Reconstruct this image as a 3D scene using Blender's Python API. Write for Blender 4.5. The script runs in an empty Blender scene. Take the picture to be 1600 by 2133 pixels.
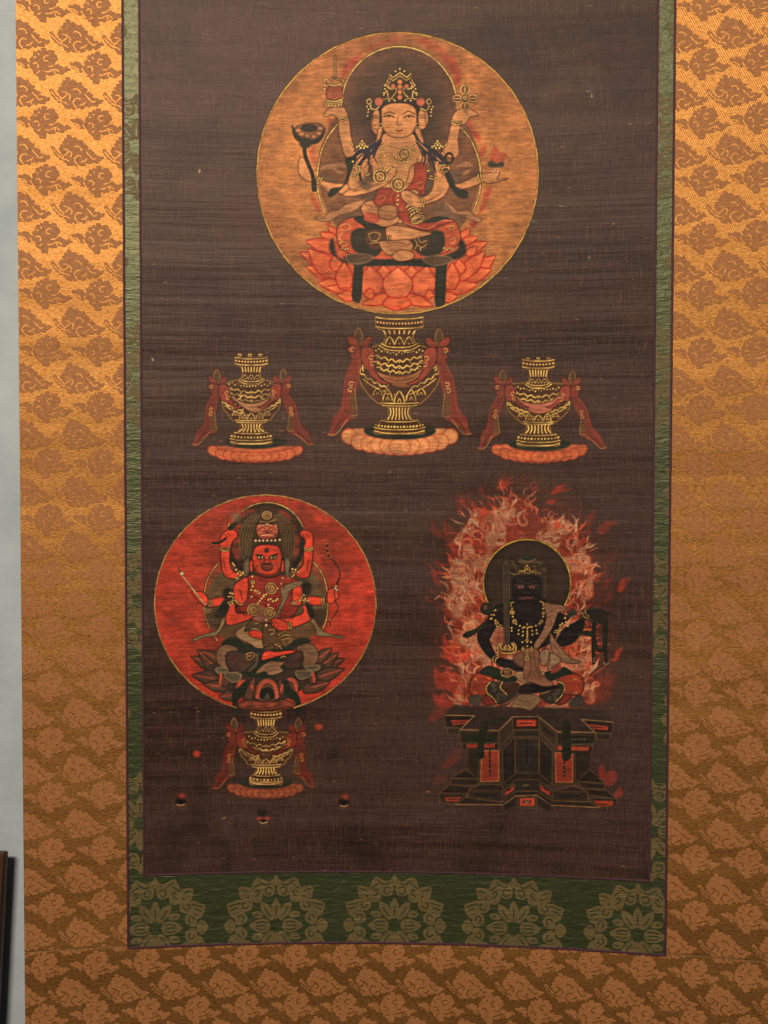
import bpy, bmesh, math
import numpy as np
from mathutils import Vector, Matrix

S = bpy.context.scene
PX = 0.0005                     # one drawing unit is half a millimetre on the scroll

# ---------------------------------------------------------------- camera
CAM_D = 2000.0                  # camera distance in drawing units (1 m)
PITCH, YAW, ROLL = 0.02947, -0.01836, 0.00164
cp_, sp_, cy_, sy_, cr_, sr_ = math.cos(PITCH), math.sin(PITCH), math.cos(YAW), math.sin(YAW), math.cos(ROLL), math.sin(ROLL)
def cam_dir(x, y, f):
    x, y = cr_*x-sr_*y, sr_*x+cr_*y
    a, b, c = x, f*cp_+y*sp_, -f*sp_+y*cp_
    return cy_*a+sy_*b, -sy_*a+cy_*b, c
FWD = Vector(cam_dir(0, 0, 1)); RGT = Vector(cam_dir(1, 0, 0)); UPV = Vector(cam_dir(0, 1, 0))
CAM = -CAM_D*FWD
cam_data = bpy.data.cameras.new('camera'); cam = bpy.data.objects.new('camera', cam_data)
S.collection.objects.link(cam); S.camera = cam
M = Matrix((RGT, UPV, -FWD)).transposed().to_4x4(); M.translation = CAM*PX
cam.matrix_world = M
cam_data.sensor_fit = 'VERTICAL'; cam_data.angle = 2*math.atan(1066.5/CAM_D)
cam_data.clip_start = 0.01; cam_data.clip_end = 50

# ---------------------------------------------------------------- light of the gallery
W = bpy.data.worlds.new('World'); S.world = W; W.use_nodes = True
W.node_tree.nodes['Background'].inputs[0].default_value = (0.95, 0.97, 1.0, 1)
W.node_tree.nodes['Background'].inputs[1].default_value = 0.045

def area(name, loc, aim, size, power, col):
    d = bpy.data.lights.new(name, 'AREA'); d.shape = 'RECTANGLE'; d.size, d.size_y = size; d.energy = power; d.color = col
    o = bpy.data.objects.new(name, d); S.collection.objects.link(o)
    o.location = loc; o.rotation_euler = (Vector(aim)-Vector(loc)).to_track_quat('-Z', 'Y').to_euler()
    return o
lamp = area('gallery_lamp', (-0.6, -2.6, 1.56), (0.0, 0.0, 0.0), (0.8, 0.3), 111.0, (1.0, 0.86, 0.71))
lamp.rotation_euler.rotate_axis('Z', 0.3)

S.view_settings.view_transform = 'Standard'; S.view_settings.look = 'None'
S.view_settings.exposure = 0.0; S.view_settings.gamma = 1.0; S.view_settings.use_curve_mapping = False
S.render.resolution_x, S.render.resolution_y = 768, 1024
S.render.engine = 'CYCLES'
S.cycles.use_denoising = True
# ---------------------------------------------------------------- paint engine
# Pigment is laid down stroke by stroke on small canvases (pure numpy) and ends
# up as per-vertex pigment colour + coverage on real, finely gridded silk patches.
RES = 0.65                                   # canvas sample size in photo units
VIEWS = dict(Z=(520,50,2.5806), Za=(660,100,8), Zb=(820,100,8), Zc=(590,240,6.4), Zd=(820,240,6.4),
             Ze=(610,430,6.4), Zf=(810,430,6.4), V1=(670,640,4.848), V2=(400,720,6.154), V3=(1000,720,5.926),
             V4=(430,1460,5.333), R=(300,1010,3.2), Ra=(430,1020,6.4), Rb=(410,1230,5.333),
             K=(870,980,2.882), Ka=(960,1110,4.444), Kb=(890,1440,3.721))

def pts_of(s):
    if isinstance(s, str):
        return np.array([[float(v) for v in p.split(',')] for p in s.split()])
    return np.array(s, float)

def smooth_pts(P, closed, n=7):
    """Catmull-Rom through the control points."""
    m = len(P)
    if m < 3: return P
    if closed: Q = np.vstack([P[-1:], P, P[:2]])
    else:      Q = np.vstack([2*P[:1]-P[1:2], P, 2*P[-1:]-P[-2:-1]])
    t = np.linspace(0, 1, n, endpoint=False)[:, None]
    out = []
    for i in range(m if closed else m-1):
        a, b, c, d = Q[i], Q[i+1], Q[i+2], Q[i+3]
        out.append(0.5*((2*b)+(c-a)*t+(2*a-5*b+4*c-d)*t*t+(3*b-a-3*c+d)*t**3))
    out = np.vstack(out)
    return out if closed else np.vstack([out, P[-1:]])

def value_noise(h, w, cy, cx, rng):
    """smooth value noise with feature size cy x cx samples"""
    gy, gx = int(h/cy)+4, int(w/cx)+4
    g = rng.random((gy, gx))
    y = np.arange(h)/cy + 1; x = np.arange(w)/cx + 1
    def wts(u):
        i = np.floor(u).astype(int); f = u-i
        f = f*f*(3-2*f)
        return i, f
    iy, fy = wts(y); ix, fx = wts(x)
    A = g[iy][:, ix]; B = g[iy][:, ix+1]; C = g[iy+1][:, ix]; D = g[iy+1][:, ix+1]
    fx = fx[None]; fy = fy[:, None]
    return (A*(1-fx)+B*fx)*(1-fy)+(C*(1-fx)+D*fx)*fy

def blur(M, s):
    """cheap gaussian: three box passes"""
    r = max(1, int(round(s*0.9)))
    for _ in range(3):
        for ax in (0, 1):
            k = 2*r+1
            pad = [(0, 0), (0, 0)]; pad[ax] = (r+1, r)
            C = np.cumsum(np.pad(M, pad, mode='edge'), axis=ax)
            M = (np.take(C, range(k, C.shape[ax]), ax)-np.take(C, range(0, C.shape[ax]-k), ax))/k
    return M

class Canvas:
    def __init__(self, name, x0, y0, x1, y1, seed):
        self.name = name
        self.x0, self.y0 = x0, y0
        self.w = int((x1-x0)/RES) // 2*2; self.h = int((y1-y0)/RES) // 2*2
        self.rgb = np.zeros((self.h, self.w, 3)); self.a = np.zeros((self.h, self.w))
        self.pid = np.full((self.h, self.w), -1, int)
        self.parts = []; self.cur = -1
        rng = np.random.default_rng(seed); self.rng = rng
        n = lambda cy, cx: value_noise(self.h, self.w, cy, cx, rng)
        self.mott = 0.45*n(46, 60)+0.3*n(18, 24)+0.25*n(5, 9)
        self.streak = 0.5*n(2.2, 60)+0.5*n(3.5, 22)
        self.grain = 0.5*n(2.2, 2.2)+0.5*n(2, 7)
        self.view('Z')
    def view(self, v): self.v = VIEWS[v] if isinstance(v, str) else v; return self
    def part(self, name):
        if name not in self.parts: self.parts.append(name)
        self.cur = self.parts.index(name); return self
    def loc(self, P):                        # view coords -> canvas samples
        ox, oy, s = self.v
        P = pts_of(P)
        return np.stack([(ox+P[:, 0]/s-self.x0)/RES, (oy+P[:, 1]/s-self.y0)/RES], 1)
    def box(self, P, pad):
        i0 = max(0, int(P[:, 0].min()-pad)); i1 = min(self.w, int(P[:, 0].max()+pad)+2)
        j0 = max(0, int(P[:, 1].min()-pad)); j1 = min(self.h, int(P[:, 1].max()+pad)+2)
        return i0, i1, j0, j1
    def put(self, M, b, col, a, wear=0., own=True, mot=0.):
        i0, i1, j0, j1 = b
        if i1 <= i0 or j1 <= j0: return
        M = M*a
        if wear:
            nz = 0.6*self.mott[j0:j1, i0:i1]+0.4*self.streak[j0:j1, i0:i1]
            M = M*np.clip(1-wear*np.clip((nz-0.42)*4, 0, 1), 0, 1)
        c = np.array(col, float)/255.
        C = np.broadcast_to(c, M.shape+(3,))
        if mot:
            C = C*(1+mot*2*((0.65*self.mott+0.35*self.streak)[j0:j1, i0:i1]-0.5))[..., None]
        R = self.rgb[j0:j1, i0:i1]; A = self.a[j0:j1, i0:i1]
        self.rgb[j0:j1, i0:i1] = R*(1-M[..., None])+C*M[..., None]
        self.a[j0:j1, i0:i1] = A+M*(1-A)
        if own and self.cur >= 0:
            self.pid[j0:j1, i0:i1][M > 0.4] = self.cur
    def mask(self, P, b):
        i0, i1, j0, j1 = b
        W, H = i1-i0, j1-j0
        acc = np.zeros((H, W+1), int)
        X = P[:, 0]-i0; Y = P[:, 1]-j0
        X2 = np.roll(X, -1); Y2 = np.roll(Y, -1)
        for xa, ya, xb, yb in zip(X, Y, X2, Y2):
            if ya == yb: continue
            if ya > yb: xa, ya, xb, yb = xb, yb, xa, ya
            r = np.arange(max(0, int(np.ceil(ya-0.5))), min(H-1, int(np.ceil(yb-0.5))-1)+1)
            if len(r) == 0: continue
            x = xa+(r+0.5-ya)*(xb-xa)/(yb-ya)
            np.add.at(acc, (r, np.clip(np.ceil(x-0.5), 0, W).astype(int)), 1)
        return (np.cumsum(acc, 1)[:, :W] % 2).astype(float)
    def poly(self, s, col, a=1., soft=0., sm=True, wear=0., own=True, mot=0.06, edge=None, ew=1.2, ea=0.8):
        P0 = self.loc(s)
        P = smooth_pts(P0, True) if sm else P0
        sf = soft/RES
        b = self.box(P, 3*sf+2)
        if b[1] <= b[0] or b[3] <= b[2]: return self
        M = self.mask(P, b)
        if sf > 0.3: M = blur(M, sf)
        self.put(M, b, col, a, wear, own, mot)
        if edge is not None:
            self._line(np.vstack([P, P[:1]]), ew*3.2, edge, ea*.3, False, soft=3.)
            self._line(np.vstack([P, P[:1]]), ew, edge, ea, own)
        return self
    def _line(self, P, w, col, a=1., own=True, taper=0., soft=0.8, wear=0.):
        hw = w/2/RES
        b = self.box(P, hw+2)
        i0, i1, j0, j1 = b
        if i1 <= i0 or j1 <= j0: return
        M = np.zeros((j1-j0, i1-i0))
        n = len(P)-1
        for k in range(n):
            p, q = P[k], P[k+1]
            t = (k+0.5)/max(n, 1)
            r = hw*(1-taper*abs(2*t-1)) if taper > 0 else hw*(1+taper*t)
            x0 = max(i0, int(min(p[0], q[0])-r-2)); x1 = min(i1, int(max(p[0], q[0])+r+3))
            y0 = max(j0, int(min(p[1], q[1])-r-2)); y1 = min(j1, int(max(p[1], q[1])+r+3))
            if x1 <= x0 or y1 <= y0: continue
            X = np.arange(x0, x1)[None]+0.5; Y = np.arange(y0, y1)[:, None]+0.5
            dx, dy = q-p; L = dx*dx+dy*dy+1e-9
            u = np.clip(((X-p[0])*dx+(Y-p[1])*dy)/L, 0, 1)
            d = np.hypot(X-p[0]-u*dx, Y-p[1]-u*dy)
            c = np.clip((r-d)/soft+0.5, 0, 1)
            V = M[y0-j0:y1-j0, x0-i0:x1-i0]
            np.maximum(V, c, out=V)
        self.put(M, b, col, a, wear, own)
    def line(self, s, w, col, a=1., sm=True, taper=0., own=True, closed=False, wear=0.):
        P = self.loc(s)
        if closed: P = smooth_pts(P, True) if sm else P; P = np.vstack([P, P[:1]])
        elif sm: P = smooth_pts(P, False)
        self._line(P, w, col, a, own, taper, wear=wear); return self
    def gold(self, s, w=2., col=None, sm=True, closed=False, under=1.6, own=True, a=0.95):
        P = self.loc(s)
        if closed: P = smooth_pts(P, True) if sm else P; P = np.vstack([P, P[:1]])
        elif sm: P = smooth_pts(P, False)
        if under: self._line(P, w+2*under, self.dark, 0.6, own)
        self._line(P, w, col or self.gcol, a, own, wear=0.5); return self
    dark = (52, 34, 20); gcol = (236, 190, 100)
    def dots(self, s, r, col=None, under=1., own=True):
        for p in self.loc(s):
            P = np.array([p, p+[0.01, 0]])
            if under: self._line(P, 2*(r+under), self.dark, 0.6, own)
            self._line(P, 2*r, col or self.gcol, 1, own)
        return self
    def beads(self, s, step, r, col=None, sm=True, under=0.8, jit=0.):
        P = self.loc(s)
        if sm: P = smooth_pts(P, False)
        d = np.r_[0, np.cumsum(np.hypot(*np.diff(P, axis=0).T))]
        n = max(1, int(d[-1]*RES/step))
        u = np.linspace(0, d[-1], n+1)
        ox, oy, sc = self.v
        for k in u:
            x = np.interp(k, d, P[:, 0]); y = np.interp(k, d, P[:, 1])
            p = np.array([x, y])
            Q = np.array([p, p+[0.01, 0]])
            rr = r*(1+jit*(self.rng.random()-0.5))
            if under: self._line(Q, 2*(rr+under), self.dark, 0.6)
            self._line(Q, 2*rr, col or self.gcol, 1)
        return self
    def ell(self, cx, cy, rx, ry, col=None, rot=0., a0=0., a1=360., **k):
        t = np.radians(np.linspace(a0, a1, max(10, int(abs(a1-a0)/9))+1)); c, s = np.cos(math.radians(rot)), np.sin(math.radians(rot))
        x, y = rx*np.cos(t), ry*np.sin(t)
        return np.stack([cx+c*x-s*y, cy+s*x+c*y], 1)
    def disc(self, cx, cy, rx, ry, col, rot=0., **k):
        return self.poly(self.ell(cx, cy, rx, ry, rot=rot)[:-1], col, sm=False, **k)
    def ring(self, cx, cy, rx, ry=None, w=1.8, rot=0., a0=0., a1=360., col=None, under=1.2):
        return self.gold(self.ell(cx, cy, rx, ry or rx, rot=rot, a0=a0, a1=a1), w, col, sm=False, under=under)
    def wheel(self, cx, cy, r, rot=0., w=1.8):
        """gold vajra roundel: ring, small inner loop and a bar"""
        self.disc(cx, cy, r, r, (120, 78, 46), a=0.75)
        self.ring(cx, cy, r, r, w)
        c, s = math.cos(math.radians(rot)), math.sin(math.radians(rot))
        self.gold([(cx-c*r*.62, cy-s*r*.62), (cx+c*r*.62, cy+s*r*.62)], w*0.85, sm=False, under=0.6)
        for k in (-1, 1):
            self.gold([(cx-c*r*.55-s*k*r*.12, cy-s*r*.55+c*k*r*.12), (cx-s*k*r*.52, cy+c*k*r*.52), (cx+c*r*.55-s*k*r*.12, cy+s*r*.55+c*k*r*.12)], w*0.7, under=0)
        return self
    def petal(self, base, tip, w, col, edge, vein, veins=5, a=1., bend=0., tipc=None):
        b = np.array(base, float); t = np.array(tip, float)
        d = t-b; L = np.hypot(*d); d /= L; n = np.array([-d[1], d[0]])
        f = [(0, .26), (.2, .43), (.42, .5), (.62, .44), (.8, .27), (.92, .12)]
        def at(u, v): return b+d*L*u+n*(v*w+bend*w*math.sin(u*math.pi))
        P = [at(u, v) for u, v in f]+[t]+[at(u, -v) for u, v in f[::-1]]
        self.poly(P, col, a, edge=edge, ew=1.5, ea=.75, mot=.1)
        for k in range(veins):
            v = (k-(veins-1)/2)/max(1, veins)*.72
            self.line([at(.12, v*.7), at(.45, v), at(.8, v*.4), at(.97, 0)], 0.9, vein, .5, own=False)
        return self
    def flame(self, s, col, a=.8, soft=1.2, core=None):
        self.poly(s, col, a, soft=soft, wear=.35, mot=.15)
        return self
    def clip_disc(self, cx, cy, rx, ry):
        """remove soft pigment that strayed outside a disc"""
        P = self.loc(self.ell(cx, cy, rx, ry)[:-1]); b = (0, self.w, 0, self.h)
        M = blur(self.mask(P, b), 1.)
        self.rgb *= M[..., None]; self.a *= M; self.pid[M < .3] = -1
        return self
    def finish(self, wear=.5, tone=.2):
        """age: abraded weft threads, rubbed patches, uneven tone"""
        n = lambda cy, cx: value_noise(self.h, self.w, cy, cx, self.rng)
        ab = .5*n(1.6, 34)+.3*n(1.8, 9)+.2*n(14, 30)
        k = 1-wear*np.clip((ab-.56)*5, 0, 1)
        self.rgb *= k[..., None]; self.a *= k
        tn = .3*n(60, 70)+.25*n(18, 24)+.25*n(2.4, 26)+.2*n(2.5, 2.5)
        self.rgb *= (1+tone*2*(tn-.5))[..., None]
        rub = np.clip((.5*n(26, 34)+.5*n(7, 16)-.62)*6, 0, 1)*wear*.5
        self.rgb *= (1-rub)[..., None]; self.a *= 1-rub
        return self
    def result(self):
        h, w = self.h//2, self.w//2
        A = self.a.reshape(h, 2, w, 2).mean((1, 3))
        R = self.rgb.reshape(h, 2, w, 2, 3).mean((1, 3))
        Ab = np.maximum(blur(A, 4.), 1e-3)
        C = R/np.maximum(A, 1e-4)[..., None]
        L = np.stack([blur(R[..., k], 4.)/Ab for k in range(3)], -1)
        C = np.clip(C+.45*(C-L)*(A > .3)[..., None], .004, 1)      # brush lines stand out crisply
        pid = self.pid[::2, ::2]
        return C, A, pid

def vase(c, view, cx, Y, part='painted_vase'):
    """Y: dict of heights / half widths in the view's own units"""
    c.view(view).part(part)
    body = (80, 51, 31)
    def cur(y, hw, sag): return [(cx-hw, y-sag*.5), (cx-hw*.6, y+sag*.3), (cx, y+sag*.5), (cx+hw*.6, y+sag*.3), (cx+hw, y-sag*.5)]
    r1, rh, r2, f0, f1, fw, l0, l1, lw, sy, sw, my, mw, ty, tw, s0, s1, sw0, sw1, b0, bw, bb, b1, b2, bw2 = Y
    P = [(rh, r1), (rh, r2), (fw*1.05, f0), (fw, f1), (lw, l0), (lw*1.25, l1), (sw, sy), (mw*.97, (sy+my)/2), (mw, my), (mw*1.0, my+(ty-my)*.25), (mw*.93, my+(ty-my)*.5), (mw*.76, my+(ty-my)*.76), (tw*1.2, ty-6), (sw0*1.1, s0), (sw1*1.05, s1), (bw, b0), (bw2, b2), (bw2*.9, b2+20)]
    c.poly([(cx-x, y) for x, y in P]+[(cx+x, y) for x, y in P[::-1]], body, .95, sm=False, wear=.1, edge=(150, 106, 56), ew=1.3, ea=.8)
    g = 2.3
    c.gold(cur(r1, rh, 20), g); c.gold(cur(r2, rh, 20), g)
    c.beads(cur((r1+r2)/2, rh*.92, 16), 6.2, 1.9, (226, 165, 92), under=0)
    n = 7
    for k in range(n):
        u = (k/(n-1)-.5)*2
        c.line([(cx+u*fw*1.05, f0+4), (cx+u*fw*.92, f1-2)], 2.2, (226, 176, 96), .95, sm=False)
    for k in (-1, 0, 1):
        x = cx+k*lw*.72; w = lw*.33
        c.gold([(x-w, l1), (x-w*.7, (l0+l1)/2), (x, l0), (x+w*.7, (l0+l1)/2), (x+w, l1)], 1.7, under=.6)
        c.dots([(x, l1-6)], 1.1, under=0)
    c.gold(cur(l1+12, lw*1.35, 40), g); c.gold(cur(l1+38, lw*1.5, 52), g)
    # shoulder cloud scrolls
    d = my-sy
    for q, (yy, hw, sg) in enumerate(((l1+52, sw*.9, 40), (l1+66+d*.18, sw*.98, 66), (l1+70+d*.42, sw*.98, 72), (l1+70+d*.68, sw*.85, 72))):
        m = 15; pts = []
        for k in range(m):
            u = (k/(m-1)-.5)*2
            pts.append((cx+u*hw, yy+sg*(1-u*u)*.9+(-1)**k*d*.05*(1+.5*math.sin(k*2.3+q))))
        if q == 0: c.beads(pts, 7, 1.4, under=.4, jit=.6)
        else: c.gold(pts, 3.4 if q == 2 else 2.6, under=.6); c.dots([p for k, p in enumerate(np.array(pts)+[0, d*.1]) if k % 3 == 1], 1.3, under=0)
    for sgn in (-1, 1):                      # short strokes down the flanks
        for q in range(5):
            x = cx+sgn*(sw+(mw-sw)*(.25+.16*q)); y = sy+d*(.45+.13*q)
            c.line([(x, y), (x+sgn*4, y+d*.22)], 2.3, c.gcol, .9, sm=False)
            c.dots([(x-sgn*mw*.07, y+d*.12)], 1.4, under=0)
    # belly: wave band and lappets
    for sgn in (-1, 1):
        x0, x1 = cx+sgn*mw*.96, cx+sgn*mw*.28
        y0, y1 = my+(ty-my)*.12, my+(ty-my)*.58
        pts = [(x0+(x1-x0)*t, y0+(y1-y0)*t**.8+(-1)**k*(ty-my)*.03) for k, t in enumerate(np.linspace(0, 1, 9))]
        c.gold(pts, 3., under=.6); c.gold([(x+(cx-x)*.06, y+(ty-my)*.14) for x, y in pts[::2]], 2., under=.4)
        c.beads([(x0, y0-(ty-my)*.22), ((x0+x1)/2, (y0+y1)/2-(ty-my)*.2), (x1, y1-(ty-my)*.1)], 9, 1.5, under=.4, jit=.5)
    n = 5
    for k in range(n):
        u = (k-(n-1)/2)
        x = cx+u*mw*(.31-.02*abs(u)); w = mw*(.13-.012*abs(u)); yt = my+(ty-my)*(.66-.045*abs(u)); yb = ty-8-abs(u)*abs(u)*(ty-my)*.055
        c.gold([(x-w, yb), (x-w*.75, (yt+yb)/2), (x, yt), (x+w*.75, (yt+yb)/2), (x+w, yb)], 2.4, under=.6)
        c.gold([(x-w*.35, yb), (x, (yt+yb*2)/3), (x+w*.35, yb)], 1.4, under=0)
        if k < n-1: c.dots([(x+mw*.17, (yt+yb)/2-6)], 1.3, under=0)
    c.gold(cur(ty, tw, 10), g); c.gold(cur(ty+26, tw*.92, 10), g)
    n = 7
    for k in range(n):
        u = (k/(n-1)-.5)*2
        c.line([(cx+u*sw0, s0), (cx+u*sw0*.93, (s0+s1)/2), (cx+u*sw1, s1)], 2.5, (230, 180, 98), .95)
    c.gold(cur(b0, bw, 16), g); 
    c.beads(cur(bb, bw2*.92, 20), 6.5, 1.9, under=.4, jit=.5)
    c.gold(cur(b1, bw2, 26), g); c.gold(cur(b2, bw2*.97, 28), g+.3)

def vase_base(c, view, cx, cy, hw, hh, gy, gw, gh, cols, part='painted_lotus_base'):
    c.view(view).part(part)
    fill, edge, hi = cols
    c.poly([(cx-hw, cy-hh*.3), (cx-hw*.7, cy-hh*.55), (cx, cy-hh*.3), (cx+hw*.7, cy-hh*.55), (cx+hw, cy-hh*.3), (cx+hw*.8, cy+hh*.3), (cx, cy+hh*.6), (cx-hw*.8, cy+hh*.3)], fill, .9, wear=.3, soft=1.)
    for k in (-5, 5, -4, 4, -3, 3, -2, 2, -1, 1, 0):
        u = k/5.; v = math.sqrt(max(0., 1-u*u*.98))
        x = cx+hw*(u*.9); y = cy-hh*.22+hh*.62*v
        w = hw*(.19-.05*abs(u)); hgt = hh*(.46-.06*abs(u))
        c.disc(x, y, w, hgt, fill, rot=-u*30, a=.97, wear=.2, mot=.16, edge=edge, ew=1.3, ea=.7)
        for q in (-.45, 0, .45): c.line([(x+q*w*.9, y-hgt*.25), (x+q*w*1.1, y+hgt*.2), (x+q*w*.8, y+hgt*.7)], .9, hi, .5, own=False)
    c.line([(cx-hw*.8, cy+hh*.18), (cx-hw*.4, cy+hh*.62), (cx, cy+hh*.78), (cx+hw*.4, cy+hh*.62), (cx+hw*.8, cy+hh*.18)], 1.5, edge, .5, own=False)
    c.disc(cx, gy, gw, gh, (34, 42, 30), soft=1.2, wear=.12)

def ribbon(c, view, cx, s, K, cols, part='painted_ribbon'):
    """s = -1 left / +1 right; K = (knot_x, knot_y, tail_x, tail_y, hem_x, hem_y, swag_y, scale) in view units, x measured from the vase axis"""
    kx, ky, tx, ty, hx, hy, gy, u = K
    c.view(view).part(part)
    red, dark, pale = cols
    X = lambda x: cx+s*x
    # leaf-shaped top flower
    c.poly([(X(kx-10*u), ky-30*u), (X(kx-30*u), ky-110*u), (X(kx+10*u), ky-190*u), (X(kx+50*u), ky-120*u), (X(kx+25*u), ky-30*u)], (92, 66, 40), .8, edge=(150, 100, 60), ew=1.1, wear=.3)
    # petals of the bow
    for dx, dy, rx, ry, ro in ((-70, -45, 70, 36, 50), (66, -50, 74, 40, -48), (84, 20, 46, 34, 30), (58, 88, 40, 36, 0), (22, 50, 36, 66, 0)):
        c.disc(X(kx+dx*u), ky+dy*u, rx*u, ry*u, red, rot=s*ro, soft=.8, wear=.2, mot=.18, edge=dark, ew=1., ea=.5)
        c.line(c.ell(X(kx+dx*u), ky+dy*u, rx*u*.8, ry*u*.8, a0=200, a1=330), .9, dark, .5, sm=False)
    # swag arm towards the belly
    c.poly([(X(kx-20*u), ky+10*u), (X(kx-90*u), ky-5*u), (X(kx-150*u), ky+55*u), (X(kx-142*u), ky+150*u), (X(kx-178*u), gy-90*u), (X(kx-240*u), gy-30*u), (X(kx-320*u), gy+4*u), (X(kx-225*u), gy+4*u), (X(kx-120*u), gy-70*u), (X(kx-50*u), ky+200*u), (X(kx-15*u), ky+120*u)], tuple(min(255, int(v*1.1)) for v in red), .97, wear=.1, mot=.14, soft=.5, edge=dark, ew=1.2)
    c.line([(X(kx-80*u), ky+30*u), (X(kx-120*u), ky+120*u), (X(kx-130*u), ky+200*u), (X(kx-220*u), gy-30*u)], 1.1, dark, .6)
    # tail
    mx, my_ = (tx+hx)/2, (ty+hy)/2
    c.poly([(X(kx-15*u), ky+110*u), (X(kx+55*u), ky+110*u), (X((kx+tx)/2+86*u), (ky+ty)/2-40*u), (X(tx+70*u), ty-90*u), (X(mx+50*u), my_-75*u), (X(hx-20*u), hy-50*u), (X(hx+8*u), hy), (X(hx-40*u), hy+16*u), (X(hx-75*u), hy-22*u), (X(mx-10*u), my_+20*u), (X(mx-60*u), my_+5*u), (X(tx-20*u), ty+50*u), (X(tx-90*u), ty+16*u), (X(tx-60*u), ty-120*u), (X((kx+tx)/2-48*u), (ky+ty)/2)], red, .93, wear=.35, mot=.22, soft=1.)
    for q in (0., .35, .7): c.line([(X(tx-40*u+90*q*u), ty-60*u), (X(tx+10*u+70*q*u), ty+20*u), (X(mx-20*u+40*q*u), my_-20*u+20*q*u), (X(hx-60*u+30*q*u), hy-30*u)], 1., dark, .5)
    for q in (-.3, .1, .5):
        c.line([(X(kx+(20+50*q)*u), ky+150*u), (X((kx+tx)/2+(25+80*q)*u), (ky+ty)/2), (X(tx+60*q*u), ty-20*u)], 1., dark, .55)
    c.poly([(X(tx-70*u), (ky+2*ty)/3), (X(tx-30*u), (ky+2*ty)/3-60*u), (X(tx-20*u), ty), (X(tx-95*u), ty-5*u)], (96, 72, 40), .7, wear=.3)
    c.line([(X(tx-70*u), (ky+2*ty)/3-40*u), (X(tx-95*u), ty), (X(tx-20*u), ty+10*u)], .9, pale, .6, sm=False)
    c.line([(X(hx+10*u), hy-6*u), (X(hx-60*u), hy+4*u), (X(hx-110*u), hy-40*u), (X(tx), ty+34*u)], 1.1, pale, .6)
    # gold scrolls
    for (x, y) in ((kx+75*u, ky+30*u), (kx-115*u, ky+110*u), (kx-130*u, ky+170*u), ((kx+tx)/2+25*u, (ky+ty)/2+30*u), ((kx+tx)/2+35*u, (ky+ty)/2+90*u)):
        c.line([(X(x-22*u), y-14*u), (X(x+4*u), y-24*u), (X(x+20*u), y), (X(x), y+20*u), (X(x-14*u), y+6*u)], 1.5, pale, .85)
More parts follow.
